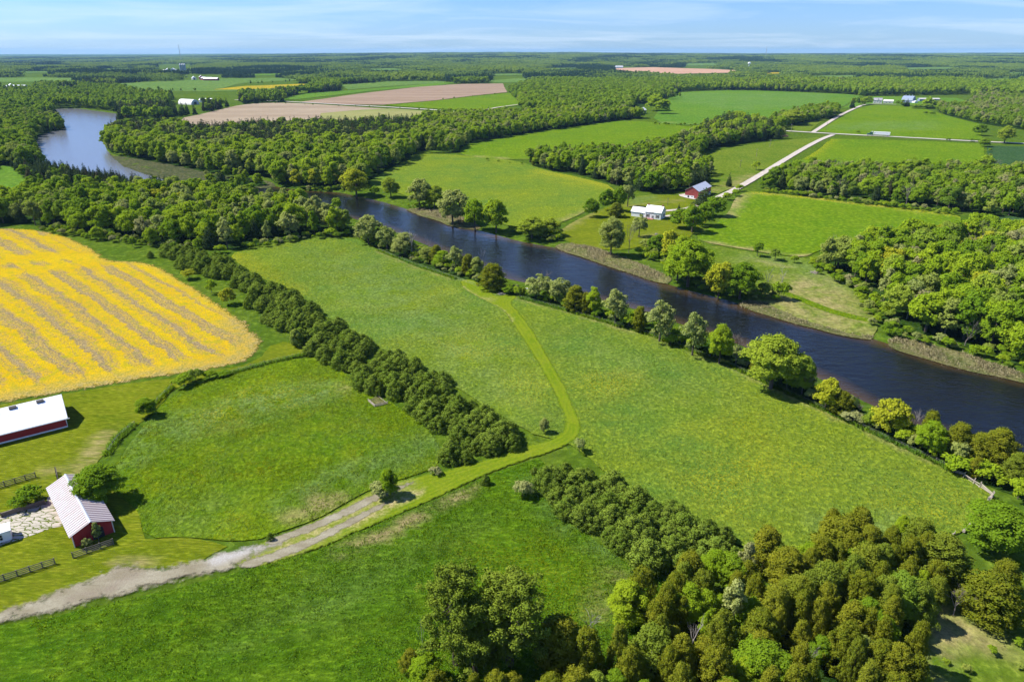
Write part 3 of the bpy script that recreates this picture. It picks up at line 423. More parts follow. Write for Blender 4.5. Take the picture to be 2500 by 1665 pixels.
# --- lanes and roads as ribbons of real width
def ribbon(name,pts,wd,m,dz,sp=6):
    c=densify(chaikin(P(pts),2,False),sp,False); d=np.gradient(c,axis=0); d/=np.linalg.norm(d,axis=1)[:,None]; n=np.stack([-d[:,1],d[:,0]],1)*wd/2
    j=1+.10*(vnoise(c[:,0],c[:,1],.15,4)-.5)[:,None]
    A=c+n*j; B=c-n*j; k=len(c); V=np.vstack([A,c,B]); V=np.column_stack([V,hgt(V[:,0],V[:,1])+dz]); V[k:2*k,2]+=.06; i=np.arange(k-1)
    F_2=np.vstack([np.stack([i+k,i+k+1,i+1,i],1),np.stack([i+2*k,i+2*k+1,i+k+1,i+k],1)])
    return tag(link(name,mesh_np(name,V,F_2,m,None,True)),kind='structure')
ribbon('lane',[(1632,464),(1660,452),(1700,432),(1760,396),(1805,368),(1850,341),(1890,320),(1915,311)],5.0,M['road'],.50)
ribbon('lane',[(1868,306),(1880,298),(1930,266),(1965,250),(1986,241),(2010,240),(2060,241)],5.0,M['road'],.52)
ribbon('road',[(1770,300),(1820,303),(1920,309),(2100,318),(2240,326),(2354,331),(2520,340)],7.0,M['asph'],.55)
ribbon('road',[(540,231),(600,232),(720,238),(880,247),(1000,254),(1090,262)],8.0,M['asph'],.9,15)
ribbon('lane',[(1090,262),(1130,250),(1190,242)],4.5,M['road'],.85,15)
ribbon('lane',[(1515,487),(1545,485),(1580,482),(1632,464)],3.6,M['road'],.40,3); ribbon('lane',[(1515,500),(1535,499),(1560,490)],2.6,M['road'],.40,3)
sheet('gravel_yard',[(1555,450),(1575,446),(1610,440),(1618,462),(1590,460)],M['road'],.40,3,.4,1)

# ------------------------------------------------------------------ tree shapes
def unit(v): return v/np.maximum(np.linalg.norm(v,axis=-1,keepdims=True),1e-9)
def leaves(name,C,Rr,n,size,m,ctr,up=-.35,flat=.75,shell=.7):
    """n leaf-spray faces spread through the blobs C (centres) with radii Rr"""
    C=np.asarray(C,float); Rr=np.asarray(Rr,float)
    if Rr.ndim==1: Rr=np.repeat(Rr[:,None],3,1)
    a=(Rr[:,0]*Rr[:,2]); i=rng.choice(len(C),n,p=a/a.sum())
    d=unit(rng.normal(size=(n,3))); d[:,2]=np.where(d[:,2]<up,-d[:,2],d[:,2])
    p=C[i]+Rr[i]*d*(shell+(1-shell)*rng.random((n,1))**.5)*np.where(rng.random((n,1))<.28,rng.uniform(1.05,1.6,(n,1)),1); nn=unit(d/Rr[i])
    r=unit(rng.normal(size=(n,3))); ln=unit(nn*flat+r*(1.1-flat)*1.2); out=unit(p-ctr)
    cn=unit(nn*.62+out*.32+r*.46+np.array([0,0,.08])); f=(ln*cn).sum(1)<0; ln[f]*=-1
    u=unit(np.cross(ln,unit(rng.normal(size=(n,3))))); v=np.cross(ln,u); s=size*rng.uniform(.55,1.25,(n,1)); q=rng.uniform(.6,1,(n,1))
    V=np.stack([p-u*s,p-v*s*q,p+u*s*.9,p+v*s*q],1).reshape(-1,3)*1.0
    F=np.arange(4*n).reshape(n,4); g=rng.random(len(C)); vv=np.clip(g[i]*.65+.35*rng.random(n),0,1)
    return mesh_np(name,V,F,m,{'v':np.repeat(vv,4)},True,np.repeat(cn,4,0))
def lobes(rx,rz,zc,nl,lr,nc,cr,low=-.5,spread=.68,taper=0.):
    """crown = lobes on an ellipsoid, each lobe a cluster of leaf clumps"""
    C=[];Rr=[]
    for _ in range(nl):
        d=unit(rng.normal(size=3)); 
        if d[2]<low: d[2]=-d[2]
        if d[2]<-.1 and low<-.7: q=np.hypot(d[0],d[1])+1e-6; f=(q+(.92-q)*.85)/q; d[0]*=f; d[1]*=f
        k=spread*rng.uniform(.75,1.12); t=1-taper*max(0,d[2])
        c=np.array([d[0]*rx*k*t,d[1]*rx*k*t,zc+d[2]*rz*k]); r=lr*rx*rng.uniform(.7,1.25)
        for _ in range(nc):
            e=unit(rng.normal(size=3)); e[2]=abs(e[2]) if e[2]<-.4 else e[2]
            C.append(c+e*r*.78); Rr.append(r*cr*rng.uniform(.7,1.3))
    return np.array(C),np.array(Rr)
def trunk_mesh(name,h,r,nl,reach,z0,z1,m,lean=.0,bits=1):
    b=MB(); x=rng.normal()*lean; y=rng.normal()*lean
    b.tube([(0,0,-.6),(x*.2,y*.2,h*.3),(x*.6,y*.6,h*.65),(x,y,h)],[r*1.25,r*.9,r*.55,r*.12],7)
    for _ in range(nl):
        a=rng.uniform(0,6.28); z=rng.uniform(z0,z1); l=reach*rng.uniform(.6,1); dx,dy=math.cos(a)*l,math.sin(a)*l; f=z/h
        b.tube([(x*f,y*f,z),(x*f+dx*.5,y*f+dy*.5,z+l*.35),(x*f+dx,y*f+dy,z+l*.75)],[r*.38,r*.24,r*.06],5)
    me=bpy.data.meshes.new(name); me.from_pydata(b.v,[],b.f); me.materials.append(m); me.update(); return me
def bare_mesh(name,h,r,m,lv=4,sp=.55,seed=0,n0=4):
    rs=random.Random(seed); b=MB()
    def grow(p,d,l,rad,k):
        q=p+d*l*.5+Vector((rs.uniform(-1,1),rs.uniform(-1,1),0))*l*.06; e=p+d*l
        b.tube([p,q,e],[rad,rad*.8,rad*.55],5 if k>2 else 3,False)
        if k==0: return
        for _ in range(n0 if k==lv else 3):
            nd=(d+Vector((rs.uniform(-1,1),rs.uniform(-1,1),rs.uniform(-.35,.6)))*sp*1.3).normalized(); grow(p+d*l*rs.uniform(.5,1),nd,l*rs.uniform(.5,.8),max(rad*.5,.018),k-1)
    grow(Vector((0,0,-.4)),Vector((rs.uniform(-.1,.1),rs.uniform(-.1,.1),1)).normalized(),h*.42,r,lv)
    zs=max(v[2] for v in b.v); b.v=[(x,y,z*h/zs) for x,y,z in b.v]
    me=bpy.data.meshes.new(name); me.from_pydata(b.v,[],b.f); me.materials.append(m); me.update(); return me
LIB={}
def reg(kind,crown,trunk): 
    co=np.empty(len(crown.vertices)*3,np.float32); crown.vertices.foreach_get('co',co); co=co.reshape(-1,3)
    wd=(np.percentile(co[:,0],98)-np.percentile(co[:,0],2)+np.percentile(co[:,1],98)-np.percentile(co[:,1],2))/2
    LIB.setdefault(kind,[]).append((crown,trunk,float(wd),float(co[:,2].max())))
def recol(src,dst,m,idx=None):
    for c,t,wd,h in LIB[src]:
        c2=c.copy(); c2.materials.clear(); c2.materials.append(m); LIB.setdefault(dst,[]).append((c2,t,wd,h))
def broad(kind,m,rx,rz,zc,nl,lr,nc,cr,n,size,h,tr,low=-.45,taper=0,bark=None,up=-.35,flat=.75):
    C,Rr=lobes(rx,rz,zc,nl,lr,nc,cr,low,.68,taper); c=leaves(kind+'_crown',C,Rr,n,size,m,np.array([0,0,zc-rz*.3]),up,flat)
    reg(kind,c,trunk_mesh(kind+'_trunk',h*.8,tr,6,rx*.6,zc-rz*.7,zc+rz*.3,bark or M['bark'],.3))
# broadleaf: round, oval, spreading  (crown 9-10 m wide, about 14 m tall)
for k in range(4): broad('lime',M['lime'],4.5,6.4,7.3,26,.34,7,.50,8200,.33,14,.26,low=-.92)
for k in range(3): broad('lime',M['lime'],3.5,7.0,7.6,26,.38,7,.48,7400,.32,15,.24,low=-.92,taper=.3)
for k in range(2): broad('lime',M['lime'],5.3,5.4,6.3,30,.30,7,.50,8600,.33,12.5,.30,low=-.85)
recol('lime','green',M['green']); recol('lime','wooded',M['wooded']); recol('lime','yellowish',M['yellowish'])
for k in range(3): broad('willow',M['palel'],4.4,6.0,6.8,24,.34,7,.46,5200,.30,13,.28,flat=.55,low=-.9)
for k in range(2): broad('willow',M['palel'],3.2,6.6,7.2,22,.40,7,.44,4400,.28,14,.24,taper=.3,flat=.55,low=-.9)
# the same habits with finer sprays for trees close to the lens
for k in range(4): broad('limenear',M['lime'],3.3,4.7,5.1,46,.36,9,.42,30000,.135,9.4,.20,taper=.25,low=-.95)
for k in range(2): broad('limenear',M['lime'],2.5,5.0,5.3,40,.40,9,.42,26000,.135,10,.18,taper=.3,low=-.95)
recol('limenear','greennear',M['green'])
M['bigpale']=leaf('pale_lime_leaf',(.22,.30,.02),(.31,.37,.035),None,.3,.7); recol('limenear','willownear',M['bigpale'])
# spruce: whorls of drooping sprays
def spruce(kind,m,h,rb,n,size,wh,droop=.25,power=.9):
    C=[];Rr=[]
    for i in range(wh):
        f=(i+.3)/wh; z=h*(.10+.88*f); r=rb*(1-f)**power+.25; k=max(3,int(9*(1-f)+2))
        for j in range(k):
            a=6.283*(j+rng.random())/k; rr=r*rng.uniform(.55,1.0); C.append((math.cos(a)*rr,math.sin(a)*rr,z-droop*rr)); Rr.append((r*.42+.12,r*.42+.12,r*.26+.15))
    C.append((0,0,h*.96)); Rr.append((.22,.22,.5))
    c=leaves(kind+'_crown',C,Rr,n,size,m,np.array([0,0,h*.35]),-.5,.6); reg(kind,c,trunk_mesh(kind+'_trunk',h*.97,.2,0,1,0,1,M['bark']))
for k in range(3): spruce('spruce',M['spruce'],15,2.3+.35*k,3400,.30,13+k)
for k in range(2): spruce('spruce',M['spruce'],15,3.2,3400,.36,9,.0,.6)
# young plantation pines: bushy cones with upright tufts
for k in range(4):
    h=6.4; C=[];Rr=[]
    for i in range(9):
        f=i/8.; z=.6+(h-.9)*f; r=2.65*(1-f**1.7)**.75*(.85 if i==0 else 1)+.25; kk=max(3,int(11*(1-f)+3))
        for j in range(kk):
            a=6.283*(j+rng.random())/kk; rr=r*rng.uniform(.70,1.08); C.append((math.cos(a)*rr,math.sin(a)*rr,z+rng.uniform(-.2,.35))); q=rng.uniform(.34,.58); Rr.append((q,q,q*1.25))
        if r>1: C+= [(rng.normal()*r*.35,rng.normal()*r*.35,z) for _ in range(3)]; Rr+= [(.6,.6,.6)]*3
    reg('pine',leaves('pine_crown',C,Rr,10500,.125,M['pine'],np.array([0,0,h*.35]),-.4,.45),trunk_mesh('pine_trunk',h*.9,.1,0,1,0,1,M['bark']))
# cedar: blunt columns of small upright fans
for k in range(6):
    h=[9.5,10.5,9,11,8.5,10][k]; rb=[1.9,1.7,2.3,2.0,2.1,1.55][k]; C=[];Rr=[]
    for j in range(230):
        f=rng.random()**.85; z=.5+(h-1.0)*f; r=rb*1.12*min(1,.62+2.2*f)*(1-f)**.46*(1+.20*math.sin(3*j+k)+.12*rng.normal())+.18; a=rng.uniform(0,6.283)
        rr=r*rng.uniform(.78,1.06); q=rng.uniform(.26,.52); C.append((math.cos(a)*rr,math.sin(a)*rr,z+q*.6)); Rr.append((q,q,q*1.55))
    for i in range(5): C.append((rng.normal()*.15,rng.normal()*.15,h-.25-.35*i)); Rr.append((.34+.07*i,.34+.07*i,.55))
    reg('cedar',leaves('cedar_crown',C,Rr,25000,.105,M['cedar'],np.array([0,0,h*.3]),-.3,.5),trunk_mesh('cedar_trunk',h*.9,.16,0,1,0,1,M['bark']))
# rounded shrubs
for k in range(4): broad('shrub',M['green'],1.6,1.2,1.5,14,.40,7,.46,2600,.15,2.6,.07,low=-.25)
recol('shrub','limeshrub',M['lime']); recol('shrub','paleshrub',M['palel']); recol('shrub','redshrub',M['redl']); recol('shrub','yellowshrub',M['yellowish'])
# tall open white pine: bare lower trunk, needle plumes at the ends of level limbs
for k in range(2):
    h=18.; b=MB(); b.tube([(0,0,-1),(.15,.1,6),(-.1,.2,12),(.2,0,h)],[.42,.34,.22,.05],9); C=[];Rr=[]
    for i in range(62):
        z=rng.uniform(4.5,h-.4); a=rng.uniform(0,6.283); l=(1.2+3.6*(1-(z/h))**.6*(1 if z>8 else .75))*rng.uniform(.7,1.15); dx,dy=math.cos(a)*l,math.sin(a)*l; up=l*.28
        b.tube([(0,0.1,z),(dx*.5,dy*.5,z+up*.3),(dx,dy,z+up)],[.085,.05,.02],4,False)
        for q in range(9):
            t=rng.uniform(.42,1.08); s=rng.uniform(.26,.48); C.append((dx*t+rng.normal()*.34,dy*t+rng.normal()*.34,z+up*t+rng.normal()*.16+.15)); Rr.append((s,s,s*1.35))
    for i in range(14): C.append((rng.normal()*.4,rng.normal()*.4,h-rng.uniform(-.3,1.8))); Rr.append((.35,.35,.6))
    for a,z,l in ((2.6,5.6,1.9),(3.3,6.4,1.5),(3.0,4.2,1.2),(.4,5.0,1.0)): b.tube([(0,0,z),(math.cos(a)*l*.6,math.sin(a)*l*.6,z+.25),(math.cos(a)*l,math.sin(a)*l,z-.2)],[.06,.04,.015],4)
    me=bpy.data.meshes.new('white_pine_trunk'); me.from_pydata(b.v,[],b.f); me.materials.append(M['bark']); me.update()
    reg('wpine',leaves('white_pine_crown',C,Rr,44000,.10,M['wpine'],np.array([0,0,h*.4]),-.6,.35),me)
for k in range(4): LIB.setdefault('bare',[]).append((None,bare_mesh('bare_trunk',10,.16,M['twig'],4,.5,k),5.,10.))
for k in range(3): LIB.setdefault('dead',[]).append((None,bare_mesh('dead_trunk',8,.14,M['deadbark'],3,.5,k+9),4.,8.))
# far kinds: same crowns, fewer and larger sprays
def farbroad(kind,m,rx,rz,zc,h,n,size):
    C,Rr=lobes(rx,rz,zc,16,.36,4,.6,-.8); reg(kind,leaves(kind+'_crown',C,Rr,n,size,m,np.array([0,0,zc-rz*.3])),None)
for k in range(4): farbroad('farlime',M['wooded'],4.8,5.2,8.6,14,800,.95)
for k in range(2): farbroad('farlime',M['lime'],4.8,5.2,8.6,14,800,.95)
for k in range(2): spruce('farspruce',M['spruce'],15,2.6,700,.65,10); LIB['farspruce'][-1]=LIB['farspruce'][-1][:1]+(None,)+LIB['farspruce'][-1][2:]
# distant woodland blocks, 60 m square: mixed, fresh green, dark conifer
for kn,mm,hs,cf in (('block','farwood',(9,17),0),('block','farwood',(8,16),0),('blocklime','farlime2',(9,17),0),('blockdark','fardark',(9,19),1)):
    C=[];Rr=[]
    for i in range(46 if not cf else 70):
        x,y=rng.uniform(-31,31,2); hh=rng.uniform(*hs)
        if cf:
            for q in range(4): C.append((x,y,hh*(.35+.2*q))); rr=2.4*(1-.23*q); Rr.append((rr,rr,2.2))
        else:
            r=rng.uniform(2.8,5.4)
            for q in range(5): e=rng.normal(size=3)*r*.42; C.append((x+e[0],y+e[1],hh-r+abs(e[2]))); Rr.append((r*.62,r*.62,r*.55))
    reg(kn,leaves('woodland_block',np.array(C),Rr,5600,1.35,M[mm],np.array([0,0,-60.]),-.2,.8),None)
# ------------------------------------------------------------------ planting
YARD=[P(q) for q in ([(1990,222),(2230,218),(2230,246),(2000,246)],[(1452,240),(1494,240),(1494,270),(1450,268)],[(404,222),(455,222),(464,264),(392,264)],[(470,222),(545,222),(550,246),(465,246)],[(425,172),(518,172),(520,192),(423,192)],[(362,148),(442,148),(446,172),(356,172)],[(8,194),(76,194),(80,214),(4,214)],[(140,201),(178,201),(182,217),(136,217)],[(1890,270),(2260,250),(2354,300),(2354,335),(1780,310)],[(400,272),(700,236),(1100,262),(1000,275),(440,298)],[(680,238),(1190,190),(1190,262),(1080,262)],[(1408,154),(1450,154),(1452,164),(1406,164)])]
TREES=[]   # (kind, x, y, height, width, rot, name, label, category, group)
NAMES={'lime':'broadleaf_tree','green':'broadleaf_tree','wooded':'broadleaf_tree','yellowish':'broadleaf_tree','limenear':'broadleaf_tree','greennear':'broadleaf_tree','willow':'willow_tree','spruce':'spruce_tree','pine':'young_pine_tree','cedar':'cedar_tree','shrub':'shrub','limeshrub':'shrub','paleshrub':'shrub','redshrub':'shrub','yellowshrub':'shrub','wpine':'white_pine_tree','bare':'bare_tree','dead':'dead_tree'}
CATS={'shrub':'shrub'}
def hfrom(x,y,ytop):
    z0=h1(x,y); lo,hi=.2,60.
    for _ in range(30):
        md=(lo+hi)/2
        if projy(x,y,z0+md)>ytop: lo=md
        else: hi=md
    return lo
def put(kind,x,y,h,wd,label,group=None): TREES.append([kind,x,y,h,wd,rng.uniform(0,6.28),label,group])
CROP={1:(0,0),2:(830,0),3:(1650,0),4:(0,550),5:(830,550),6:(1650,550),7:(0,1105),8:(830,1105),9:(1650,1105)}
def cv(c,x,y):
    if c==0: return x,y
    ox,oy=CROP[c]; return (ox+x*850/2355.)/KV,(oy+y*850/2355.)/KV
def one(kind,c,x,yb,yt,wd,label,group=None):     # base and top as read on the photograph
    bx,by=cv(c,x,yb); _,ty=cv(c,x,yt); X,Y=Gz(bx,by); w_=wd*(1 if c==0 else 850/2355./KV)*KV*depth(X,Y)/F_
    put(kind,X,Y,max(.5,hfrom(X,Y,ty)),w_,label,group)
def top(kind,c,x,yt,h,wd,label,group=None):       # top and assumed height
    tx,ty=cv(c,x,yt); X,Y=Gz(tx,ty,h); put(kind,X,Y,h,wd*(1 if c==0 else 850/2355./KV)*KV*depth(X,Y,h)/F_,label,group)
def fill(poly,sp,mix,hr,labels,group,avoid=2.5,far=False,keep=None):
    p=P(poly) if not isinstance(poly,np.ndarray) else poly; lo=p.min(0); hi=p.max(0); gx,gy=np.meshgrid(np.arange(lo[0],hi[0],sp),np.arange(lo[1],hi[1],sp*.87)); gx=gx+(np.arange(gx.shape[0])%2)[:,None]*sp*.5
    gx=gx.ravel()+rng.uniform(-.38,.38,gx.size)*sp; gy=gy.ravel()+rng.uniform(-.38,.38,gy.size)*sp; k=inpoly(gx,gy,p); gx,gy=gx[k],gy[k]
    k=~((np.abs(gx)-30>gy*.80)); k&=(rng.random(gx.size)>(.11 if 'pine' in mix else .03)); gx,gy=gx[k],gy[k]
    for q_ in YARD[:8]: k=~inpoly(gx,gy,q_); gx,gy=gx[k],gy[k]
    ex=np.array([(t[1],t[2]) for t in TREES]) if TREES else np.zeros((0,2)); kinds=list(mix)
    pr=np.array([mix[q] for q in kinds],float); cl=vnoise(gx,gy,1/28.,8)
    for i,(x,y) in enumerate(zip(gx,gy)):
        if len(ex) and avoid and (np.hypot(ex[:,0]-x,ex[:,1]-y)<avoid).any(): continue
        if keep is not None and not keep(x,y): continue
        wv=pr*np.array([1+2.2*((cl[i]-.5)*(1 if q in('spruce','green','pine') else -1)) for q in kinds]); wv=np.clip(wv,.001,None); kd=kinds[rng.choice(len(kinds),p=wv/wv.sum())]
        h=hr[kd] if isinstance(hr,dict) else hr; hh=rng.uniform(*h); c,t,wd,H=LIB[kd][0]; put(kd,x,y,hh,None,labels.get(kd) or labels['*'],group)
NB='trees along the near riverbank'; FB='trees along the far riverbank'; GV='trees of the foreground grove'; LS='lone bushes in the fields'
O=one
# near riverbank, from the wood at the left to the right edge
O('lime',0,848,562,494,60,'lime-green tree at the wood end of the near riverbank row',NB)
O('willow',5,320,165,5,130,'pale half-bare tree, second in the near riverbank row from the wood',NB)
O('lime',5,430,205,45,150,'lime tree with dead grey stems in front of it on the near riverbank',NB)
O('dead',5,490,218,25,120,'dark bare many-stemmed tree leaning out of the near riverbank row',NB)
O('green',5,595,245,140,110,'low green tree beneath a thin bare spire on the near riverbank',NB)
O('dead',5,600,200,45,55,'thin bare spire standing against the river beside the bare many-stemmed tree',NB)
O('cedar',5,655,262,132,70,'small olive cedar left of a lime bush on the near riverbank',NB)
O('lime',5,690,280,170,105,'lime tree between the small olive cedar and the tall two-tier lime tree',NB)
O('willow',5,785,310,138,115,'tall two-tier lime tree on the near bank left of the mown landing',NB)
O('cedar',5,868,335,190,80,'dark olive cedar column on the near bank above the mown landing',NB)
O('lime',5,930,345,215,90,'lime tree tucked between the dark cedar column and the round brown tree',NB)
O('dead',5,962,300,135,65,'white dead crown standing over the river behind the mown landing',NB)
O('cedar',5,1035,435,255,150,'broad round brown-olive tree at the mown landing on the near bank',NB)
O('shrub',5,1130,470,415,70,'dark low shrub on the bank beside the round brown-olive tree',NB)
O('limeshrub',5,1200,475,412,62,'small lime bush left of the white boat',NB)
O('willow',5,1345,500,330,165,'pale lime willow right of the white boat on the near bank',NB)
O('bare',5,1390,470,300,110,'leafless twiggy crown rising behind the pale lime willow by the boat',NB)
O('willow',5,1480,525,345,150,'lime tree right of the pale willow on the near bank',NB)
O('cedar',5,1590,580,405,110,'broad bronze cedar on the near bank beyond the lime tree by the boat',NB)
O('cedar',5,1662,598,450,75,'narrow bronze cedar next to the broad bronze cedar',NB)
O('lime',5,1718,612,415,95,'narrow lime tree after the pair of bronze cedars',NB)
O('willow',5,1860,672,428,165,'tall loose pale tree right of the narrow lime tree',NB)
O('limeshrub',5,1955,700,595,95,'low lime bush under the tall loose pale tree',NB)
O('cedar',5,2022,720,545,75,'slim dark cedar in the middle of the near riverbank row',NB)
O('willow',5,2160,790,505,190,'wide pale tree with an open crown before the dark bend of river',NB)
O('limeshrub',5,2235,815,740,85,'lime bush under the wide pale open-crowned tree',NB)
O('willow',6,110,885,585,175,'pale tree with grey stems left of the dense bright lime tree',NB)
O('lime',6,290,940,660,150,'dense bright lime tree in tiers on the near bank',NB)
O('bare',6,405,940,715,115,'reddish-grey bare tree between the bright lime tree and the big round tree',NB)
O('willow',6,640,1110,735,370,'biggest round yellow-green tree of the near riverbank row',NB)
O('green',6,850,1145,890,140,'green tree hanging over the water behind the biggest round tree',NB)
O('bare',6,890,1160,990,130,'bare twiggy bush right of the biggest round tree',NB)
O('yellowish',6,1010,1245,1035,170,'yellow-olive tree with a broken bare branch over the river',NB)
O('cedar',6,1110,1280,1120,120,'olive cedar just right of the yellow-olive tree',NB)
O('spruce',6,1212,1255,1158,75,'little blue-green conifer alone above the water',NB)
O('paleshrub',6,1200,1330,1262,150,'pale flowering shrub strip at the field edge below the little conifer',NB)
O('yellowish',6,1430,1415,1180,215,'yellow-lime tree standing alone against the dark river',NB)
O('shrub',6,1300,1375,1270,90,'dark green bush left of the yellow-lime tree',NB)
O('dead',6,1600,1420,1230,85,'white leafless tree against the dark river',NB)
O('green',6,1570,1450,1345,95,'round green bush in front of the white leafless tree',NB)
O('cedar',6,1685,1510,1245,120,'tall bronze cedar right of the white leafless tree',NB)
O('lime',6,1700,1555,1320,185,'bright lime tree before the tall bronze cedar',NB)
O('cedar',6,1880,1580,1335,140,'bronze cedar between two lime bushes near the split-rail fence',NB)
O('limeshrub',6,1890,1620,1445,130,'lime bush under the bronze cedar near the split-rail fence',NB)
O('cedar',6,2035,1630,1400,180,'left half of the broad bronze cedar clump by the river corner',NB)
O('cedar',6,2140,1650,1368,190,'tallest bronze cedar at the river corner',NB)
O('limeshrub',9,1900,125,15,190,'wide lime bush behind the top end of the split-rail fence',NB)
O('limeshrub',9,2080,180,55,170,'second wide lime bush behind the split-rail fence',NB)
O('limeshrub',9,2190,230,145,90,'small bright lime bush below the second wide lime bush',NB)
O('cedar',9,2290,220,10,170,'bronze cedar at the right edge above the split-rail fence',NB)
O('limeshrub',9,2310,310,170,150,'lime bush at the right edge beyond the split-rail fence',NB)
# far riverbank
O('yellowish',2,110,1320,1135,185,'big lime tree with a reddish side where the far meadow meets the river',FB)
O('shrub',2,235,1330,1255,70,'small dark bush right of the big lime tree on the far bank',FB)
O('willow',2,345,1335,1195,110,'single lime tree standing at the river edge of the far meadow',FB)
O('lime',2,540,1405,1205,155,'lime-olive tree on the stony point of the far bank',FB)
O('willow',2,640,1410,1250,115,'pale tree beside the lime-olive tree on the far stony point',FB)
O('lime',2,765,1510,1280,200,'broad bright lime tree on the far bank over the reed strip',FB)
O('lime',2,915,1550,1335,145,'middle lime tree of three standing in the far bank shallows',FB)
O('lime',2,1055,1565,1340,160,'right-hand lime tree of three standing in the far bank shallows',FB)
O('willow',2,1300,1610,1460,190,'spreading olive willow on the far bank below the meadow',FB)
O('willow',2,1420,1600,1475,150,'second spreading olive willow beside the meadow ditch',FB)
O('green',2,1700,1470,1340,100,'round green tree at the corner of the far meadow hedge',FB)
O('green',2,1800,1425,1275,100,'left tree of the dark clump behind the white farmhouse lawn',FB)
O('green',2,1880,1430,1255,100,'middle tree of the dark clump behind the white farmhouse lawn',FB)
O('willow',2,1945,1400,1190,95,'half-bare pale tree of the dark clump behind the white farmhouse lawn',FB)
O('cedar',2,1865,1470,1368,80,'small brown cedar in front of the dark clump on the farmhouse lawn',FB)
O('lime',6,-440,205,-65,160,'lime tree on the river lawn left of the white farmhouse',FB)
O('willow',6,-250,80,-75,100,'pale thin tree in front of the white farmhouse wall',FB)
O('bare',6,-320,190,-30,90,'grey bare tree on the river lawn beside the lime tree',FB)
O('shrub',6,-190,170,90,130,'round shrub below the farmhouse lawn at the riverside',FB)
O('green',6,-130,190,60,120,'green tree beside the round shrub at the riverside',FB)
O('yellowish',6,-40,255,30,120,'rusty-leaved tree left of the big lime trees on the far bank',FB)
O('lime',6,80,405,90,290,'biggest lime tree on the far bank right of the reed strip',FB)
O('lime',6,10,370,60,170,'lime tree behind the biggest lime tree on the far bank',FB)
O('yellowish',6,285,485,240,170,'olive-yellow tree on the far bank above the dark water',FB)
O('green',6,430,490,242,220,'round green tree on the far bank next to the olive-yellow tree',FB)
O('dead',6,605,470,262,80,'left of two dead brown cedar spires on the far bank',FB)
O('shrub',6,600,490,380,110,'green bush round the foot of the left dead cedar spire',FB)
O('dead',6,712,440,272,65,'right of two dead brown cedar spires on the far bank',FB)
O('shrub',6,690,500,380,130,'green bush round the foot of the right dead cedar spire',FB)
O('shrub',6,550,213,112,72,'lone round bush on the field edge track, left of three',FB)
O('shrub',6,668,238,155,78,'lone round bush on the field edge track, middle of three',FB)
O('limeshrub',6,803,258,200,48,'small lime bush on the field edge track, right of three',FB)
O('spruce',0,1619,476,431,50,'big dark cedar hiding the near side of the red bank barn',FB)
for q,(a,b,c) in enumerate(((1565,525,478),(1590,535,470),(1618,520,468),(1640,498,452))): O('green',0,a,b,c,48,'%s tree of the bushy clump between the white farmhouse and the bright field'%('first','second','third','fourth')[q],FB)
for q,(a,b,c,d) in enumerate(((1655,468,452,18),(1672,460,442,20),(1690,452,435,20),(1700,440,424,18))): O('limeshrub',0,a,b,c,d,'small lime bush along the lane below the barn, %s from the barn'%('first','second','third','fourth')[q],'bushes along the barn lane')
O('limeshrub',0,1738,392,370,20,'lone lime bush on the rise left of the lane',LS); O('spruce',0,1675,430,396,14,'small dark spruce on the rise beside the barn',LS)
O('spruce',0,1560,487,467,9,'tiny conifer by the farmhouse drive',LS)
# lone bushes and trees of the near side
O('yellowshrub',4,1280,365,298,95,'yellow-green bush at the head of the pine plantation',LS); O('limeshrub',4,1435,462,368,78,'round lime bush beside the pine plantation',LS); O('yellowish',4,1548,535,420,95,'bright yellow-lime young tree beside the pine plantation',LS)
O('pine',4,1680,562,478,70,'lone dark little pine between the yellow-lime tree and the plantation',LS); O('lime',4,2008,822,700,72,'lime sapling tree at the mown corner by the plantation',LS)
O('shrub',4,1245,1088,1010,130,'dark round bush at the start of the hedge by the yellow field',LS); O('shrub',4,1320,1055,970,105,'pale-topped bush, second in the hedge by the yellow field',LS); O('shrub',4,1420,1038,985,85,'third bush in the hedge by the yellow field',LS); O('shrub',4,1515,1018,985,100,'low dark bush at the right end of the hedge by the yellow field',LS)
O('greennear',4,1000,1292,1165,125,'rounded bush alone on the mown lawn with its dark shadow',LS); O('shrub',4,900,150,78,48,'small olive bush on the grass slope under the wood',LS); O('pine',4,1020,222,170,48,'small dark conifer on the grass slope near the plantation head',LS)
O('lime',4,1035,140,12,92,'young lime tree on the slope at the edge of the wood',LS); O('lime',4,668,100,8,92,'lime tree at the wood edge casting shade on the slope',LS); O('lime',4,1350,160,85,70,'small lime tree behind the plantation head',LS); O('limeshrub',4,1490,190,130,75,'lime bush where the wood meets the meadow corner',LS); O('limeshrub',4,2240,80,15,85,'lime bush at the right end of the wood',LS)
O('limenear',5,1380,1405,1300,66,'small lime tree by the bend of the mown path',LS); O('paleshrub',5,1620,1535,1445,82,'pale blossoming shrub at the foot of the mown path',LS)
O('greennear',7,685,335,88,285,'leafy tree overhanging the striped barn roof',LS); O('shrub',7,190,352,250,200,'dark mound of bush beside the flagstone patio',LS); O('limeshrub',7,150,372,305,110,'bright vine bush at the patio edge under the dark mound',LS)
O('willow',7,672,605,468,60,'thin sapling against the dark red barn gable',LS); O('willow',7,598,640,572,62,'short sapling behind the board fence at the barn gable',LS); O('pine',7,1830,597,535,52,'tiny dark pine beside the gravel driveway',LS)
O('paleshrub',8,270,305,203,135,'pale round shrub at the ditch below the lime tree',LS); O('limenear',8,340,295,112,118,'lime tree standing with the pale shrub at the ditch',LS); O('paleshrub',8,650,152,97,82,'low flowering shrub at the ditch edge near the plantation',LS); O('pine',8,985,217,138,68,'little pine alone on the grass below the plantation',LS); O('paleshrub',8,1235,298,193,130,'pale round shrub left of the lower pine block',LS); O('pine',8,1315,145,95,60,'small pine at the left corner of the lower pine block',LS)
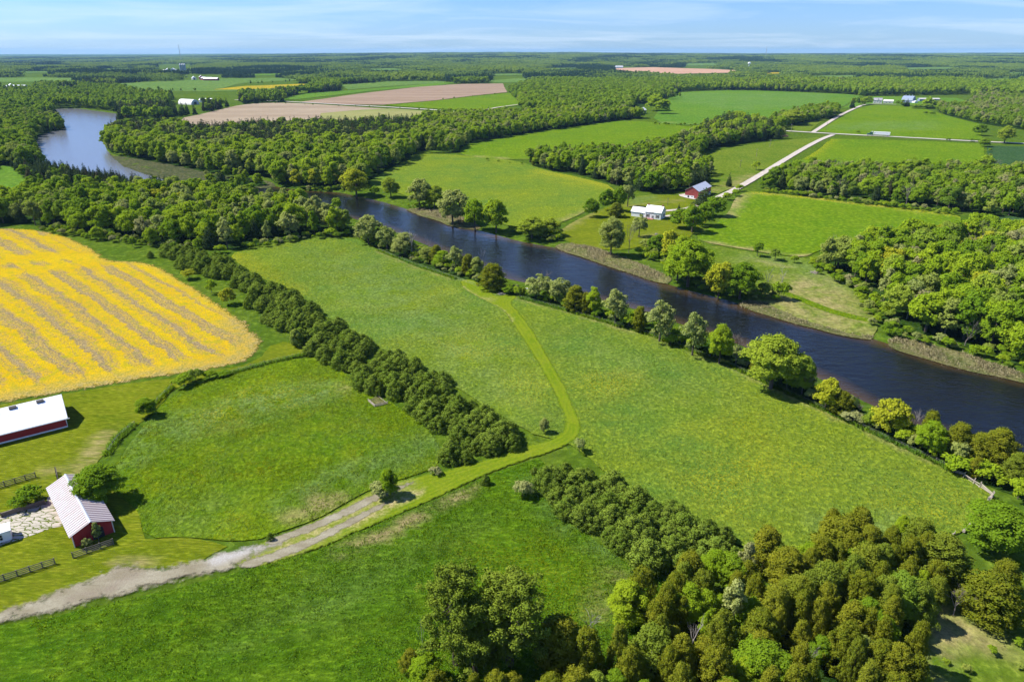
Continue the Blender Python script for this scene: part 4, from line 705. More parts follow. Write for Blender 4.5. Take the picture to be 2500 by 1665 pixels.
O('redshrub',0,866,889,872,9,'orange-red dying shrub in a gap of the pine plantation',LS); O('pine',0,872,910,886,24,'small dark pine below the orange-red shrub',LS)
# foreground grove (tops as read, heights estimated)
T=top; bz=['bronze-tipped cedar in the crowded foreground grove']*1
for x,y,wd in ((1080,365,120),(1270,370,160),(1150,440,240),(1340,490,150),(1490,490,120),(1690,445,210),(1850,562,270),(1620,560,150),(640,500,170),(780,640,230),(1010,560,150),(1330,618,190),(110,670,170),(1050,740,240),(1290,800,210),(1420,720,120),(850,840,220),(560,812,140),(1000,970,130),(1225,1010,170),(880,925,140),(700,900,190),(340,1060,180),(600,1050,200),(1500,955,120),(1190,1150,210),(1440,1100,110),(1330,1040,140),(1690,1130,130),(300,1300,220),(870,1280,130),(950,1390,110),(1420,1255,170),(1540,1300,200),(60,1230,160),(60,1410,150),(1260,1240,120)):
    T('cedar',9,x,y,9.5,wd,bz[0],GV)
T('cedar',9,2200,830,8.5,310,'broad bronze cedar alone by the dry patch at the right edge',GV); T('cedar',9,1800,840,6,110,'low dark cedar at the edge of the dry patch',GV); T('cedar',9,2270,730,7,150,'olive cedar under the big green tree at the right edge',GV)
for x,y,wd in ((2060,770,190),(2290,800,160),(2190,950,190),(2340,730,130),(2130,1180,290),(1980,1300,170),(2250,1300,150)): T('cedar',8,x,y,9,wd,bz[0],GV)
for x,y,wd in ((1500,1120,260),(1680,1180,200),(1900,1150,130)): T('cedar',8,x,y,10,wd,'shaded cedar between the white pines and the pale dead branches',GV)
T('willow',9,510,600,9,120,'sparse grey-topped tree at the plantation corner of the grove',GV); T('willow',9,430,850,11,170,'tall thin grey-green tree in the middle of the grove',GV)
for x,y,h,wd,l in ((290,655,8,190,'lime tree at the top left of the foreground grove'),(100,880,8,240,'lime tree with two heads in the left of the grove'),(220,925,7,160,'low lime tree right of the two-headed one'),(930,600,8,170,'lime tree peeping between cedars at the back of the grove'),(1560,810,9,270,'large green broadleaf tree on the right of the grove'),(600,1265,8,320,'wide fresh-green tree at the bottom of the grove'),(760,1380,7,230,'fresh-green tree in the bottom row of the grove'),(220,1075,6,100,'small lime tree beside the bleached dead trunk'),(1690,1480,4,110,'lime bush in the bottom right of the grove'),(500,1400,6,200,'lime tree in the bottom left of the grove'),(1690,790,5,100,'bright little lime tree behind the large green one'),(1560,420,6,90,'lime top between two cedars at the back right')): T('limenear' if 'lime' in l else 'greennear',9,x,y,h,wd,l,GV)
T('limenear',8,1970,890,8,260,'bright lime tree at the left end of the grove',GV)
T('limenear',8,570,1375,5,200,'lime bush at the foot of the white pine',GV); T('cedar',8,470,1330,4,110,'brown bush left of the lime bush under the white pine',GV)
T('greennear',9,2220,340,10,380,'big dense green tree at the right edge beside the log',GV)
T('wpine',8,760,772,18,370,'tall white pine with a bare grey trunk at the bottom of the photo',GV); T('wpine',8,1150,830,16.5,400,'second white pine right of the bare-trunked one',GV); T('wpine',8,900,1040,13,300,'lower white pine between the two tall ones',GV)
T('dead',9,140,1090,8.5,130,'bleached dead trunk with drooping branches inside the grove',GV); T('dead',9,930,1260,7,120,'grey dead crown in the shade of the grove',GV); T('dead',8,1690,1050,6,190,'pale dead branches leaning over the grove edge',GV); T('dead',8,540,1090,9,60,'thin leafless stem left of the white pine',GV); T('bare',9,1940,900,6,180,'thinly leafed sapling over the dry patch',GV)
# thickets that close the gaps under trees at wood edges and along the far bank
def skirt(pts,w_,where,group,sp=3.4,hh=(1.6,3.8)):
    c=densify(P(pts),2,False); d=np.gradient(c,axis=0); d/=np.linalg.norm(d,axis=1)[:,None]; n=np.stack([-d[:,1],d[:,0]],1)*w_/2
    fill(np.vstack([c+n,(c-n)[::-1]]),sp,{'shrub':.45,'limeshrub':.35,'paleshrub':.2},{'shrub':hh,'limeshrub':hh,'paleshrub':hh},{'*':'low bush '+where},group,1.2)
skirt([(700,436),(780,436),(835,438)],7,'in the thicket at the far river mouth','far bank thickets'); skirt([(940,474),(985,480)],6,'under the pale trees of the far stony point','far bank thickets')
skirt([(1180,530),(1240,548),(1290,556)],7,'under the spreading olive willows on the far bank','far bank thickets'); skirt([(1475,585),(1530,600),(1560,630)],9,'behind the reeds below the farmhouse lawn','far bank thickets'); skirt([(1560,640),(1600,655),(1660,672),(1740,684),(1800,688)],7,'at the feet of the big lime trees on the far bank','far bank thickets')
skirt([(1880,600),(1892,625),(1935,645),(1985,675),(2008,720),(2030,755)],8,'on the meadow edge of the right riverside wood','skirts of the right riverside wood'); skirt([(2035,762),(2085,775),(2170,795),(2270,815),(2360,848)],8,'on the river edge of the right riverside wood','skirts of the right riverside wood')
skirt([(100,524),(150,540),(240,548),(330,562),(400,568),(470,572)],7,'at the foot of the near wood above the yellow field','skirts of the near wood'); skirt([(560,574),(640,560),(700,547),(800,546)],7,'at the foot of the near wood above the hay meadow','skirts of the near wood')
skirt([(1749,440),(1850,452),(2000,470),(2200,494)],8,'along the front of the wood band','skirts of the wood band')
fill([(2170,1450),(2300,1420),(2354,1440),(2354,1568),(2150,1568)],6,{'shrub':.5,'limeshrub':.5},{'shrub':(.8,1.8),'limeshrub':(.8,1.8)},{'*':'low scrub bush on the dry patch in the bottom right corner'},'scrub of the bottom right corner',2)
# plantation pines
PL={'*':'bushy dark young pine in the long plantation strip'}
for pl,l in ((PLANT1,'bushy dark young pine in the long upper plantation strip'),(PLANT2,'bushy dark young pine in the middle plantation block by the path bend'),(PLANT3,'bushy dark young pine in the lower plantation block by the grove')):
    fill(pl,3.2 if pl is PLANT3 else 3.5,{'pine':1},{'pine':(3.0,6.0)},{'*':l},'planted young pines',2.0)
fill(GROVE,3.5,{'cedar':.76,'limenear':.08,'greennear':.16},{'cedar':(6.5,9.5),'limenear':(5,8),'greennear':(5,8)},{'*':bz[0],'limenear':'small lime tree half hidden among the grove cedars','greennear':'small green tree half hidden among the grove cedars'},GV,2.1)
# woods
fill(Z['near_bank'],3.0,{'shrub':.3,'limeshrub':.35,'paleshrub':.25,'bare':.05,'cedar':.08},{'shrub':(1.6,3.8),'limeshrub':(1.6,4),'paleshrub':(1.5,3.6),'bare':(3,6),'cedar':(3,5.5)},{'*':'bush in the thicket along the near riverbank','bare':'small leafless tree in the thicket along the near riverbank','cedar':'small cedar in the thicket along the near riverbank'},'thicket along the near riverbank',1.5)
WL=lambda s:{'*':'leafy tree '+s,'lime':'lime-green leafy tree '+s,'green':'mid-green leafy tree '+s,'wooded':'dark-green leafy tree '+s,'willow':'pale grey-green tree '+s,'spruce':'dark pointed conifer '+s,'cedar':'olive cedar '+s,'bare':'grey leafless tree '+s,'yellowish':'golden-green tree '+s}
HH={'lime':(10,15.5),'green':(10,15),'wooded':(9,14),'willow':(9,14),'spruce':(9,16),'cedar':(6,9.5),'bare':(9,13),'yellowish':(8,13),'shrub':(2,3.5)}
fill(Z['near_wood'],7.2,{'lime':.50,'green':.24,'willow':.18,'yellowish':.04,'spruce':.03,'bare':.03},{**HH,'lime':(10,15),'green':(10,15),'willow':(9,14),'spruce':(9,13)},WL('in the near wood above the yellow field'),'trees of the near wood',3)
fill(Z['shore_wood'],7.4,{'lime':.58,'green':.22,'willow':.12,'yellowish':.05,'spruce':.06},{**HH,'lime':(11,18),'green':(11,17)},WL('in the bright wood across the river mouth'),'trees of the wood across the river mouth',3)
fill([(372,322),(436,322),(440,312),(380,300)],6.6,{'lime':1},{'lime':(12,17)},WL('in the bright clump on the dark ridge'),'trees of the dark ridge',0)
fill(Z['dark_ridge'],6.0,{'spruce':.70,'lime':.12,'green':.10,'willow':.05,'bare':.05},{**HH,'spruce':(10,17)},WL('on the dark ridge behind the bright wood'),'trees of the dark ridge',0)
fill(Z['belt'],6.4,{'lime':.36,'green':.30,'willow':.16,'spruce':.15,'cedar':.04},HH,WL('in the tree belt above the upper bright field'),'trees of the belt',0)
fill(Z['hill_wood'],6.6,{'lime':.34,'green':.34,'wooded':.14,'spruce':.16,'yellowish':.04},{**HH,'green':(11,17)},WL('on the wooded slope left of the lake'),'trees of the left slope',0)
fill(Z['lake_conifers'],5.2,{'spruce':.9,'green':.1},{**HH,'spruce':(6,10.5),'green':(6,9)},WL('along the near lake shore'),'conifers on the lake shore',0)
fill(Z['islet'],9,{'lime':.6,'spruce':.3,'shrub':.2},{**HH,'lime':(6,9),'spruce':(8,12)},WL('on the marsh islet at the river mouth'),'trees of the marsh islet',0)
fill(Z['strip_wood'],6.6,{'green':.32,'willow':.20,'spruce':.20,'lime':.14,'cedar':.10,'bare':.06},HH,WL('in the wood behind the red bank barn'),'trees behind the bank barn',0)
fill(Z['corner_wood'],6.2,{'lime':.3,'green':.28,'spruce':.26,'willow':.16},{**HH,'lime':(11,17),'spruce':(11,19)},WL('in the wood left of the crossroads'),'trees left of the crossroads',0)
fill(Z['lane_wood'],7,{'green':.6,'willow':.25,'lime':.2},HH,WL('along the upper lane above the crossroads'),'trees of the upper lane',0)
fill(Z['band_wood'],7,{'green':.36,'wooded':.22,'willow':.18,'lime':.12,'spruce':.08,'bare':.06},{**HH,'green':(8,12.5),'lime':(8,12.5),'willow':(8,12),'spruce':(9,14)},WL('in the wood band right of the lane'),'trees of the wood band',0)
fill(Z['bank_wood'],6.6,{'lime':.34,'green':.30,'willow':.16,'bare':.13,'yellowish':.05,'cedar':.04},HH,WL('in the riverside wood at the right edge'),'trees of the right riverside wood',2.5)
fill(Z['house_wood'],8,{'wooded':.55,'green':.3,'spruce':.12,'lime':.15},{**HH,'wooded':(13,19),'green':(13,19)},WL('in the big wood beyond the upper bright field'),'trees of the big wood',0)
fill(Z['east_scrub'],8,{'green':.5,'wooded':.4,'willow':.15},{**HH,'green':(6,12),'wooded':(6,12)},WL('in the scrub below the gambrel barn'),'trees of the barn scrub',0)
HG='bushes of the far hedges'
for a,b,n,h in (((1250,385),(1100,368),5,2.2),((1500,288),(1640,292),14,3.6),((2275,345),(2280,395),6,3),((1030,352),(975,352),4,10),((600,237),(1060,258),12,2.5),((1000,232),(1180,214),7,3),((1530,232),(1570,222),4,14),((560,196),(700,187),7,9),((300,206),(480,212),5,9)):
    for i in range(n):
        f=(i+rng.uniform(.1,.9))/n; x,y=Gz(a[0]+(b[0]-a[0])*f,a[1]+(b[1]-a[1])*f); put('shrub' if h<5 else 'green',x,y,h*rng.uniform(.6,1.3),None,'bush in the hedge lines between the far fields' if h<5 else 'hedgerow tree between the far fields',HG if h<5 else 'far hedgerow trees')
O('green',0,2262,338,318,26,'round tree at the roadside near the right edge',LS); O('willow',0,2308,330,288,34,'vase-shaped tree beside the road at the right edge',LS); O('green',0,2250,312,285,28,'leafy tree left of the vase-shaped roadside tree',LS); O('shrub',0,1971,307,300,10,'dark bush beside the road left of the truck',LS); O('shrub',0,2180,325,317,8,'small roadside bush right of the truck',LS); O('shrub',0,2233,326,318,10,'second small roadside bush right of the truck',LS)
for q,(a,b,c,d) in enumerate(((1979,243,227,18),(1992,241,221,22),(2084,246,227,13),(2063,240,231,9),(2073,246,229,11))): O('spruce' if q in (2,) else 'wooded',0,a,b,c,d,'%s dark tree in the yard of the grey farmstead'%('first','second','third','fourth','fifth')[q],'farmstead trees')
for q,(a,b,c,d) in enumerate(((2105,250,240,26),(2130,250,238,30),(2160,247,236,30),(2190,246,236,30))): O('green',0,a,b,c,d,'bush of the hedge in front of the gambrel barn','hedge at the gambrel barn')
O('shrub',0,2126,264,255,10,'left bush of the pair alone in the sloping field',LS); O('shrub',0,2142,266,257,14,'right bush of the pair alone in the sloping field',LS)
O('lime',0,1505,255,216,44,'golden-green round tree beside the grey-white field house',LS); O('wooded',0,1520,262,228,36,'dark round tree right of the field house',LS)
O('spruce',0,1768,318,262,26,'tall dark pine at the corner of the crossroads wood',LS); O('spruce',0,1715,300,258,24,'tall dark pine rising from the crossroads wood',LS)
O('willow',0,1822,288,252,50,'silvery pale tree at the upper lane wood',LS)
# ------------------------------------------------------------------ build: largest of each kind as things, the rest as stuff
def scat(name,label,cat,pts,kinds):
    """pts: (x,y,z,sx,sz,rot,index); geometry-nodes scatter of far trees that read as one mass"""
    pts=np.array(pts,float); me=bpy.data.meshes.new(name); me.vertices.add(len(pts)); me.vertices.foreach_set('co',pts[:,:3].astype(np.float32).ravel())
    for a,c in (('sx',3),('sz',4),('rot',5)): me.attributes.new(a,'FLOAT','POINT').data.foreach_set('value',pts[:,c].astype(np.float32))
    me.attributes.new('idx','INT','POINT').data.foreach_set('value',pts[:,6].astype(np.int32))
    o=link(name,me); tag(o,label,cat,None,'stuff'); ng=bpy.data.node_groups.new(name,'GeometryNodeTree')
    ng.interface.new_socket('Geometry',in_out='INPUT',socket_type='NodeSocketGeometry'); ng.interface.new_socket('Geometry',in_out='OUTPUT',socket_type='NodeSocketGeometry')
    gi=N(ng,'NodeGroupInput'); go=N(ng,'NodeGroupOutput'); ip=N(ng,'GeometryNodeInstanceOnPoints'); L(ng,gi.outputs[0],ip.inputs['Points'])
    jn=N(ng,'GeometryNodeJoinGeometry')
    for src in kinds[::-1]:
        ob=bpy.data.objects.new(src.name,src); oi=N(ng,'GeometryNodeObjectInfo'); oi.inputs['Object'].default_value=ob; oi.inputs['As Instance'].default_value=True; L(ng,oi.outputs['Geometry'],jn.inputs[0])
    L(ng,jn.outputs[0],ip.inputs['Instance']); ip.inputs['Pick Instance'].default_value=True
    def na(n,t='FLOAT'):
        q=N(ng,'GeometryNodeInputNamedAttribute',data_type=t); q.inputs[0].default_value=n; return q.outputs[0]
    L(ng,na('idx','INT'),ip.inputs['Instance Index'])
    c1=N(ng,'ShaderNodeCombineXYZ'); L(ng,na('rot'),c1.inputs[2]); L(ng,c1.outputs[0],ip.inputs['Rotation'])
    c2=N(ng,'ShaderNodeCombineXYZ'); s=na('sx'); L(ng,s,c2.inputs[0]); L(ng,s,c2.inputs[1]); L(ng,na('sz'),c2.inputs[2]); L(ng,c2.outputs[0],ip.inputs['Scale'])
    L(ng,ip.outputs[0],go.inputs[0]); md=o.modifiers.new('scatter','NODES'); md.node_group=ng; return o
xy=np.array([(t[1],t[2]) for t in TREES]); zz=hgt(xy[:,0],xy[:,1])
byname={}
for i,t in enumerate(TREES):
    n=NAMES[t[0]]; d=depth(t[1],t[2]); px=1250+F_*t[1]/d; vis=(-60<px<2560) and d>20; byname.setdefault(n,[]).append((-(t[3]/d if vis else 0),i))
first={}; rest=[]
for n,l in byname.items():
    l.sort()
    for rank,(sz,i) in enumerate(l):
        t=TREES[i]; lst=LIB[t[0]]
        if t[0]=='willow' and t[4] and t[4]>9: lst=LIB['willownear']
        if t[0] in ('lime','green') and depth(t[1],t[2])<300 and t[4]: lst=LIB[t[0]+'near']
        if 1: pass
        ci=int(rng.integers(len(lst))); crown,trunk,wd,hh=lst[ci]; s_z=t[3]/hh; s_x=(t[4]/wd)*(1.08 if t[0]=='cedar' else 1.15 if t[0]=='wpine' else .86) if t[4] else s_z*rng.uniform(.85,1.2)*(1.38 if t[0]=='pine' else 1)
        if t[4] and t[0] in('lime','green','willow','yellowish','limenear','greennear'):
            ci=min(range(len(lst)),key=lambda q:abs(lst[q][2]/lst[q][3]-t[4]/t[3])+.06*rng.random()); crown,trunk,wd,hh=lst[ci]; s_z=t[3]/hh; s_x=t[4]/wd*.86
        if rank>=300 or sz==0: rest.append((t,zz[i],s_x,s_z,lst,ci)); continue
        e=empty(n,(t[1],t[2],zz[i]),t[5]); e.scale=(s_x,s_x,s_z); tag(e,t[6],'shrub' if 'shrub' in n else 'tree',t[7])
        if crown: link('crown',crown,e)
        if trunk: link('trunk' if crown else 'branches',trunk,e)
for nm_,lb_,ct_,tst in (('thicket_bushes','smaller bushes lost in the riverbank thickets','bushes',lambda n:n=='shrub'),('plantation_pines','inner young pines that merge into the plantation mass','pines',lambda n:n=='young_pine_tree'),('mid_distance_woodland','mixed woods of the middle distance that read as leafy masses','woodland',lambda n:n not in('shrub','young_pine_tree'))):
    srcs=[];pts=[];ix={}
    for t,z,s_x,s_z,lst,ci in rest:
        if not tst(NAMES[t[0]]): continue
        c,tr,wd,hh=lst[ci]; me=c or tr
        if me.name not in ix: ix[me.name]=len(srcs); srcs.append(me)
        pts.append((t[1],t[2],z,s_x,s_z,t[5],ix[me.name]))
    if pts: scat(nm_,lb_,ct_,pts,srcs)
# far woods: everything beyond the surveyed zones that is not field, water or yard
def excl(x,y,mg):
    k=np.zeros(x.shape,bool)
    for b in ALLSH: 
        lo=b.min(0)-mg; hi=b.max(0)+mg; q=(x>lo[0])&(x<hi[0])&(y>lo[1])&(y<hi[1])
        if q.any():
            i=np.where(q)[0]; k[i]|=inpoly(x[i],y[i],b)|(dline(x[i],y[i],b)<mg)
    return k
def blocks(x,y,h):
    k=np.zeros(x.shape,bool); f1=82./(82-h)
    for b in FARB:
        for f in np.linspace(1,f1,5): k|=inpoly(x*f,y*f,b)
    return k
def grid(y0,y1,sp):
    X,Y=np.meshgrid(np.arange(-y1*.86,y1*.86,sp),np.arange(y0,y1,sp)); X=X.ravel()+rng.uniform(-.4,.4,X.size)*sp; Y=Y.ravel()+rng.uniform(-.4,.4,Y.size)*sp
    k=(np.abs(X)<Y*.82+60); return X[k],Y[k]
ALLSH+=YARD
ZP=[P(q) for q in Z.values()]; X,Y=grid(930,2100,8.6); k=(Y>1130)|((X<-330)&(Y>930)&(X<-.36*Y)); X,Y=X[k],Y[k]; ALLSH+=ZP; FARB=[b for n_ in ('far_field','yellow_far_field','tilled_field','olive_field','green_field','far_soil_field','lake') for b in BND[n_]]; k=~excl(X,Y,4.)&~blocks(X,Y,12.); X,Y=X[k],Y[k]; cl=vnoise(X,Y,1/90.,21); cl2=vnoise(X,Y,1/300.,22); zf=hgt(X,Y)
fs=[q[0] for q in LIB['farlime']]+[q[0] for q in LIB['farspruce']]; con=((cl*.5+cl2*.5+rng.normal(size=X.size)*.07)>np.where(X<0,.54,.66))
pts=[(X[i],Y[i],zf[i],rng.uniform(.75,1.2),rng.uniform(.75,1.2)*(1.05),rng.uniform(0,6.28),(6+rng.integers(2)) if con[i] else (4+rng.integers(2) if cl2[i]*.6+cl[i]*.4>.5 and rng.random()<.6 else rng.integers(4))) for i in range(len(X))]
scat('far_woodland','unbroken woods beyond the far fields, leafy with dark conifer patches','woodland',pts,fs)
pts=[]
for y0,y1,sp,sc in ((2100,5000,56,1.),(5000,15500,92,1.65)):
    X,Y=grid(y0,y1,sp); k=~excl(X,Y,18.)&~blocks(X,Y,14.); X,Y=X[k],Y[k]; zf=hgt(X,Y); hv=vnoise(X,Y,1/260.,31); bn=.6*vnoise(X,Y*.6,1/420.,33)+.4*vnoise(X,Y,1/150.,34)+rng.normal(size=X.size)*.05; bix=np.where(bn>.60,2,np.where(bn<.40,3,rng.integers(0,2,X.size)))
    pts+=[(X[i],Y[i],zf[i]-1,sc*rng.uniform(.95,1.15),(1.0 if sc<1.2 else 1.15)*(.72+.5*hv[i])*rng.uniform(.9,1.1),rng.integers(4)*1.5708+rng.uniform(-.2,.2),bix[i]) for i in range(len(X))]
scat('horizon_forest','hazy forest that rolls away to the horizon','forest',pts,[q[0] for q in LIB['block']+LIB['blocklime']+LIB['blockdark']])
#==OBJECTS
# ------------------------------------------------------------------ buildings
def gable_parts(e,W,Lg,ev,rg,mw,mr,oh=.35,roof='roof',walls='wall',t=.09,y0=0.,x0=0.,base=None,bh=.4,ridge_along='y'):
    """gabled block W wide (x) and Lg long (y), ridge along y"""
    b=MB(); b.prism([(x0,-.3),(x0+W,-.3),(x0+W,ev),(x0+W/2,rg),(x0,ev)],y0,y0+Lg); wl=b.build(walls,mw,e)
    if base: q=MB(); q.box((x0+W/2,y0+Lg/2,bh/2-.15),(W+.16,Lg+.16,bh+.3)); q.build('foundation',base,e)
    sl=(rg-ev)/(W/2); b=MB()
    for s in (-1,1):
        xe=x0+W/2+s*(W/2+oh); ze=ev-sl*oh; xm=x0+W/2
        p=[(xm,rg+.04),(xe,ze+.04),(xe,ze+.04+t),(xm,rg+.04+t)]; b.prism(p if s<0 else p[::-1],y0-oh,y0+Lg+oh)
    rf=b.build(roof,mr,e); return wl,rf
def window(e,c,w,h,face,m=None,fr=None,shut=None,name='window'):
    """face: 0 = faces -y, 1 = faces +x, 2 = faces -x ; frame with a pane, optional shutters"""
    b=MB(); g=MB(); sh=MB(); x,y,z=c
    def bx(q,du,dn,dv,wd,th,hh):
        if face==0: q.box((x+du,y-dn,z+dv),(wd,th,hh))
        elif face==1: q.box((x+dn,y+du,z+dv),(th,wd,hh))
        else: q.box((x-dn,y+du,z+dv),(th,wd,hh))
    for du,dv,wd,hh in ((0,h/2,w+.16,.08),(0,-h/2,w+.16,.08),(-w/2,0,.08,h-.08),(w/2,0,.08,h-.08),(0,0,.05,h-.08)): bx(b,du,.04,dv,wd,.08,hh)
    f=b.build(name,fr or M['white'],e); bx(g,0,.015,0,w-.08,.03,h-.08); g.build('pane',m or M['glass'],f)
    if shut:
        for s in (-1,1): q=MB(); bx(q,s*(w/2+.29),.035,0,.38,.06,h+.1); q.build('shutter',shut,f)
    return f
def at(x,y,rz=0,name='x',label='',cat='',group=None,dz=0.):
    e=empty(name,(x,y,h1(x,y)+dz),rz); tag(e,label,cat,group); return e
# long red barn with the white roof
e=at(-105.4,141.2,R(125.6),'livestock_barn','long red barn with a bright white metal roof at the left edge','barn')
wl,rf=gable_parts(e,12.4,34,2.7,5.9,M['red'],M['whiteroof'],.5,base=M['white'],bh=.45)
b=MB()
for i in range(26): y=-.35+i*1.32; b.box((0,0,0),(.001,.001,.001)) if 0 else None
for s in (-1,1):
    for i in range(26):
        y=-.4+i*1.36; x1=6.2+s*6.68; b.add([(6.2,y,6.05),(x1,y,2.58),(x1,y+.05,2.58),(6.2,y+.05,6.05),(6.2,y,6.10),(x1,y,2.63),(x1,y+.05,2.63),(6.2,y+.05,6.10)],[(4,5,6,7),(0,1,5,4),(2,3,7,6)])
b.build('seam',M['whiteroof'],rf)
for y in (3.2,8.6):
    b=MB(); b.prism([(5.15,5.55),(5.75,5.88),(5.75,6.13),(5.15,5.80)],y,y+1.5); b.build('ridge_vent',M['black'],rf)
b=MB()
for x in (0,12.4): b.box((x,-.03,1.45),(.16,.10,2.3))
b.build('corner_trim',M['white'],wl)
b=MB(); b.box((-.55,16.6,2.42),(.12,34.9,.12)); b.build('gutter',M['white'],rf)
b=MB(); b.box((6.2,-.06,1.2),(3.2,.08,2.3)); b.build('door',M['oldred'],wl)
# striped-roof barn
e=at(-78.46,98.5,R(42.1),'small_barn','dark red barn with a rusty white-striped metal roof','barn')
wl,rf=gable_parts(e,6.36,19.2,2.8,4.15,M['red'],M['rusty'],.5)
b=MB(); b.prism([(2.95,4.24),(3.18,4.34),(3.41,4.24),(3.18,4.40)],-.55,19.75); b.build('ridge_cap',M['greyroof'],rf)
b=MB(); b.box((-.04,-.05,1.3),(.16,.14,2.7)); b.box((6.4,-.05,1.3),(.16,.14,2.7)); b.build('corner_trim',M['stonewall'],wl)
b=MB(); b.box((3.9,-.05,1.05),(1.9,.08,2.2)); b.build('door',M['black'],wl)
b=MB()
for s in (-1,1):
    for i in range(28):
        y=-.3+i*.72; xe=3.18+s*3.66; b.add([(3.18,y,4.29),(xe,y,2.74),(xe,y+.09,2.74),(3.18,y+.09,4.29),(3.18,y+.045,4.35),(xe,y+.045,2.80)],[(0,1,5,4),(3,4,5,2),(1,2,5)])
b.build('rib',M['greyroof'],rf)
# little white shed and the weathered shed at the edge of the photograph
e=at(-91.18,100.68,R(215.2),'garden_shed','small white shed with a four-pane window at the left edge of the patio','shed')
b=MB(); b.prism([(0,-.2),(0,2.15),(1.25,2.75),(2.5,2.15),(2.5,-.2)],0,.01) if 0 else None
b=MB(); b.box((2.2,-1.25,1.0),(4.4,2.5,2.4)); wl=b.build('wall',M['white'],e)
b=MB(); b.add([(-.2,.25,2.15),(4.6,.25,2.15),(4.6,-1.25,2.85),(-.2,-1.25,2.85),(-.2,-2.75,2.15),(4.6,-2.75,2.15),(-.2,.25,2.23),(4.6,.25,2.23),(4.6,-1.25,2.93),(-.2,-1.25,2.93),(-.2,-2.75,2.23),(4.6,-2.75,2.23)],[(6,7,8,9),(9,8,11,10),(0,3,2,1),(3,4,5,2),(0,1,7,6),(4,10,11,5),(0,6,9,10,4,3),(1,2,5,11,8,7)]); b.build('roof',M['whiteroof'],e)
b=MB(); b.box((1.75,.03,1.15),(1.05,.06,1.25)); f=b.build('window',M['white'],wl)
for dx_ in (-.24,.24):
    for dz_ in (-.29,.29): b=MB(); b.box((1.75+dx_,.065,1.15+dz_),(.40,.03,.50)); b.build('pane',M['glass'],f)
b=MB(); b.box((.55,.03,1.0),(.8,.05,1.9)); b.build('door',M['white'],wl)
e=at(-99.5,106.0,R(35),'weathered_shed','weathered dark shed just cut off by the left edge','shed')
gable_parts(e,5.0,9.0,2.6,4.2,M['wood'],M['greyroof2'],.3,x0=-5.3)
b=MB()
for i in range(4): b.box((3.6,0,.18+.26*i),(7.2,.22+.05*(i%2),.23))
for x in (0.1,3.6,7.1): b.box((x,-.18,.6),(.2,.16,1.35))
e=at(-97.6,107.0,R(37),'plank_wall','grey log wall beside the dark bush at the patio','wall'); b.build('log_stack',M['wood'],e)
# flagstone patio
def flag():
    m,t,o=mat('flagstone_patio'); v=pos(t,-38,(.55,1.25,1)); vn=N(t,'ShaderNodeVectorMath',operation='ADD'); L(t,v,vn.inputs[0]); nz=N(t,'ShaderNodeTexNoise'); L(t,v,nz.inputs['Vector']); nz.inputs['Scale'].default_value=1.1; L(t,nz.outputs[1],vn.inputs[1])
    vo=N(t,'ShaderNodeTexVoronoi',feature='DISTANCE_TO_EDGE'); L(t,vn.outputs[0],vo.inputs['Vector']); vo.inputs['Scale'].default_value=.95; n=noise(t,pos(t),.5,3); n3=noise(t,pos(t),6,3)
    k=rmp(t,mth(t,'ADD',vo.outputs['Distance'],mth(t,'MULTIPLY_ADD',n,.22,-.13)),.015,.05); g=mixc(t,rmp(t,n3,.35,.65),(.05,.085,.008),(.12,.15,.012)); s_=mixc(t,rmp(t,n3,.3,.7),(.33,.30,.24),(.47,.43,.36))
    dif(t,mixc(t,k,g,s_),o,bump(t,k,.05)); return m
def src(pts,ox,oy,k): return [((ox+a*k)/KV,(oy+b*k)/KV) for a,b in pts]
sheet('patio',src([(-200,760),(0,700),(290,640),(300,560),(480,480),(640,440),(990,395),(1000,330),(1050,275),(1110,285),(1240,370),(1330,560),(1400,800),(1310,930),(1160,950),(820,1060),(440,1200),(250,1250),(0,1330),(-200,1390)],0,1180,180/1568.),flag(),.15,.8,.12,0)
# white farmhouse
e=at(78.4,356.9,R(-31),'farmhouse','white farmhouse with two brick chimneys and a lower wing by the river lawn','house')
def xroof(e,x0,x1,D,y0,ev,rg,mw,mr,oh=.3,t=.1,rn='roof',wn='wall'):   # ridge along x, block D deep
    b=MB(); pr=[(y0,-.3),(y0+D,-.3),(y0+D,ev),(y0+D/2,rg),(y0,ev)]; n=5; vs=[(x0,a,c) for a,c in pr]+[(x1,a,c) for a,c in pr]
    b.add(vs,[(4,3,2,1,0),(5,6,7,8,9)]+[(i,(i+1)%n,n+(i+1)%n,n+i) for i in range(n)]); wl=b.build(wn,mw,e); sl=(rg-ev)/(D/2); b=MB()
    for s in (-1,1):
        ye=y0+D/2+s*(D/2+oh); ze=ev-sl*oh; ym=y0+D/2; q=[(ym,rg+.04),(ye,ze+.04),(ye,ze+.04+t),(ym,rg+.04+t)]; vs=[(x0-oh,a,c) for a,c in q]+[(x1+oh,a,c) for a,c in q]
        b.add(vs,[(0,1,2,3),(7,6,5,4),(0,4,5,1),(1,5,6,2),(2,6,7,3),(3,7,4,0)])
    return wl,b.build(rn,mr,e)
wl,rf=xroof(e,-8.8,0,7.3,0,3.9,6.6,M['white'],M['whiteroof'])
w2,r2=xroof(e,-16.8,-8.85,5.6,.7,2.9,4.9,M['white'],M['whiteroof'],.28,.1,'wing_roof','wing_wall')
for x in (-8.3,-.5): b=MB(); b.box((x,3.65,6.9),(.6,.6,1.3)); b.build('chimney',M['brick'],rf)
window(wl,(-7.2,0,1.75),.9,1.5,0,None,None,M['black']); window(wl,(-1.8,0,1.75),.9,1.5,0,None,None,M['black']); window(wl,(-4.4,0,3.45),1.1,.42,0)
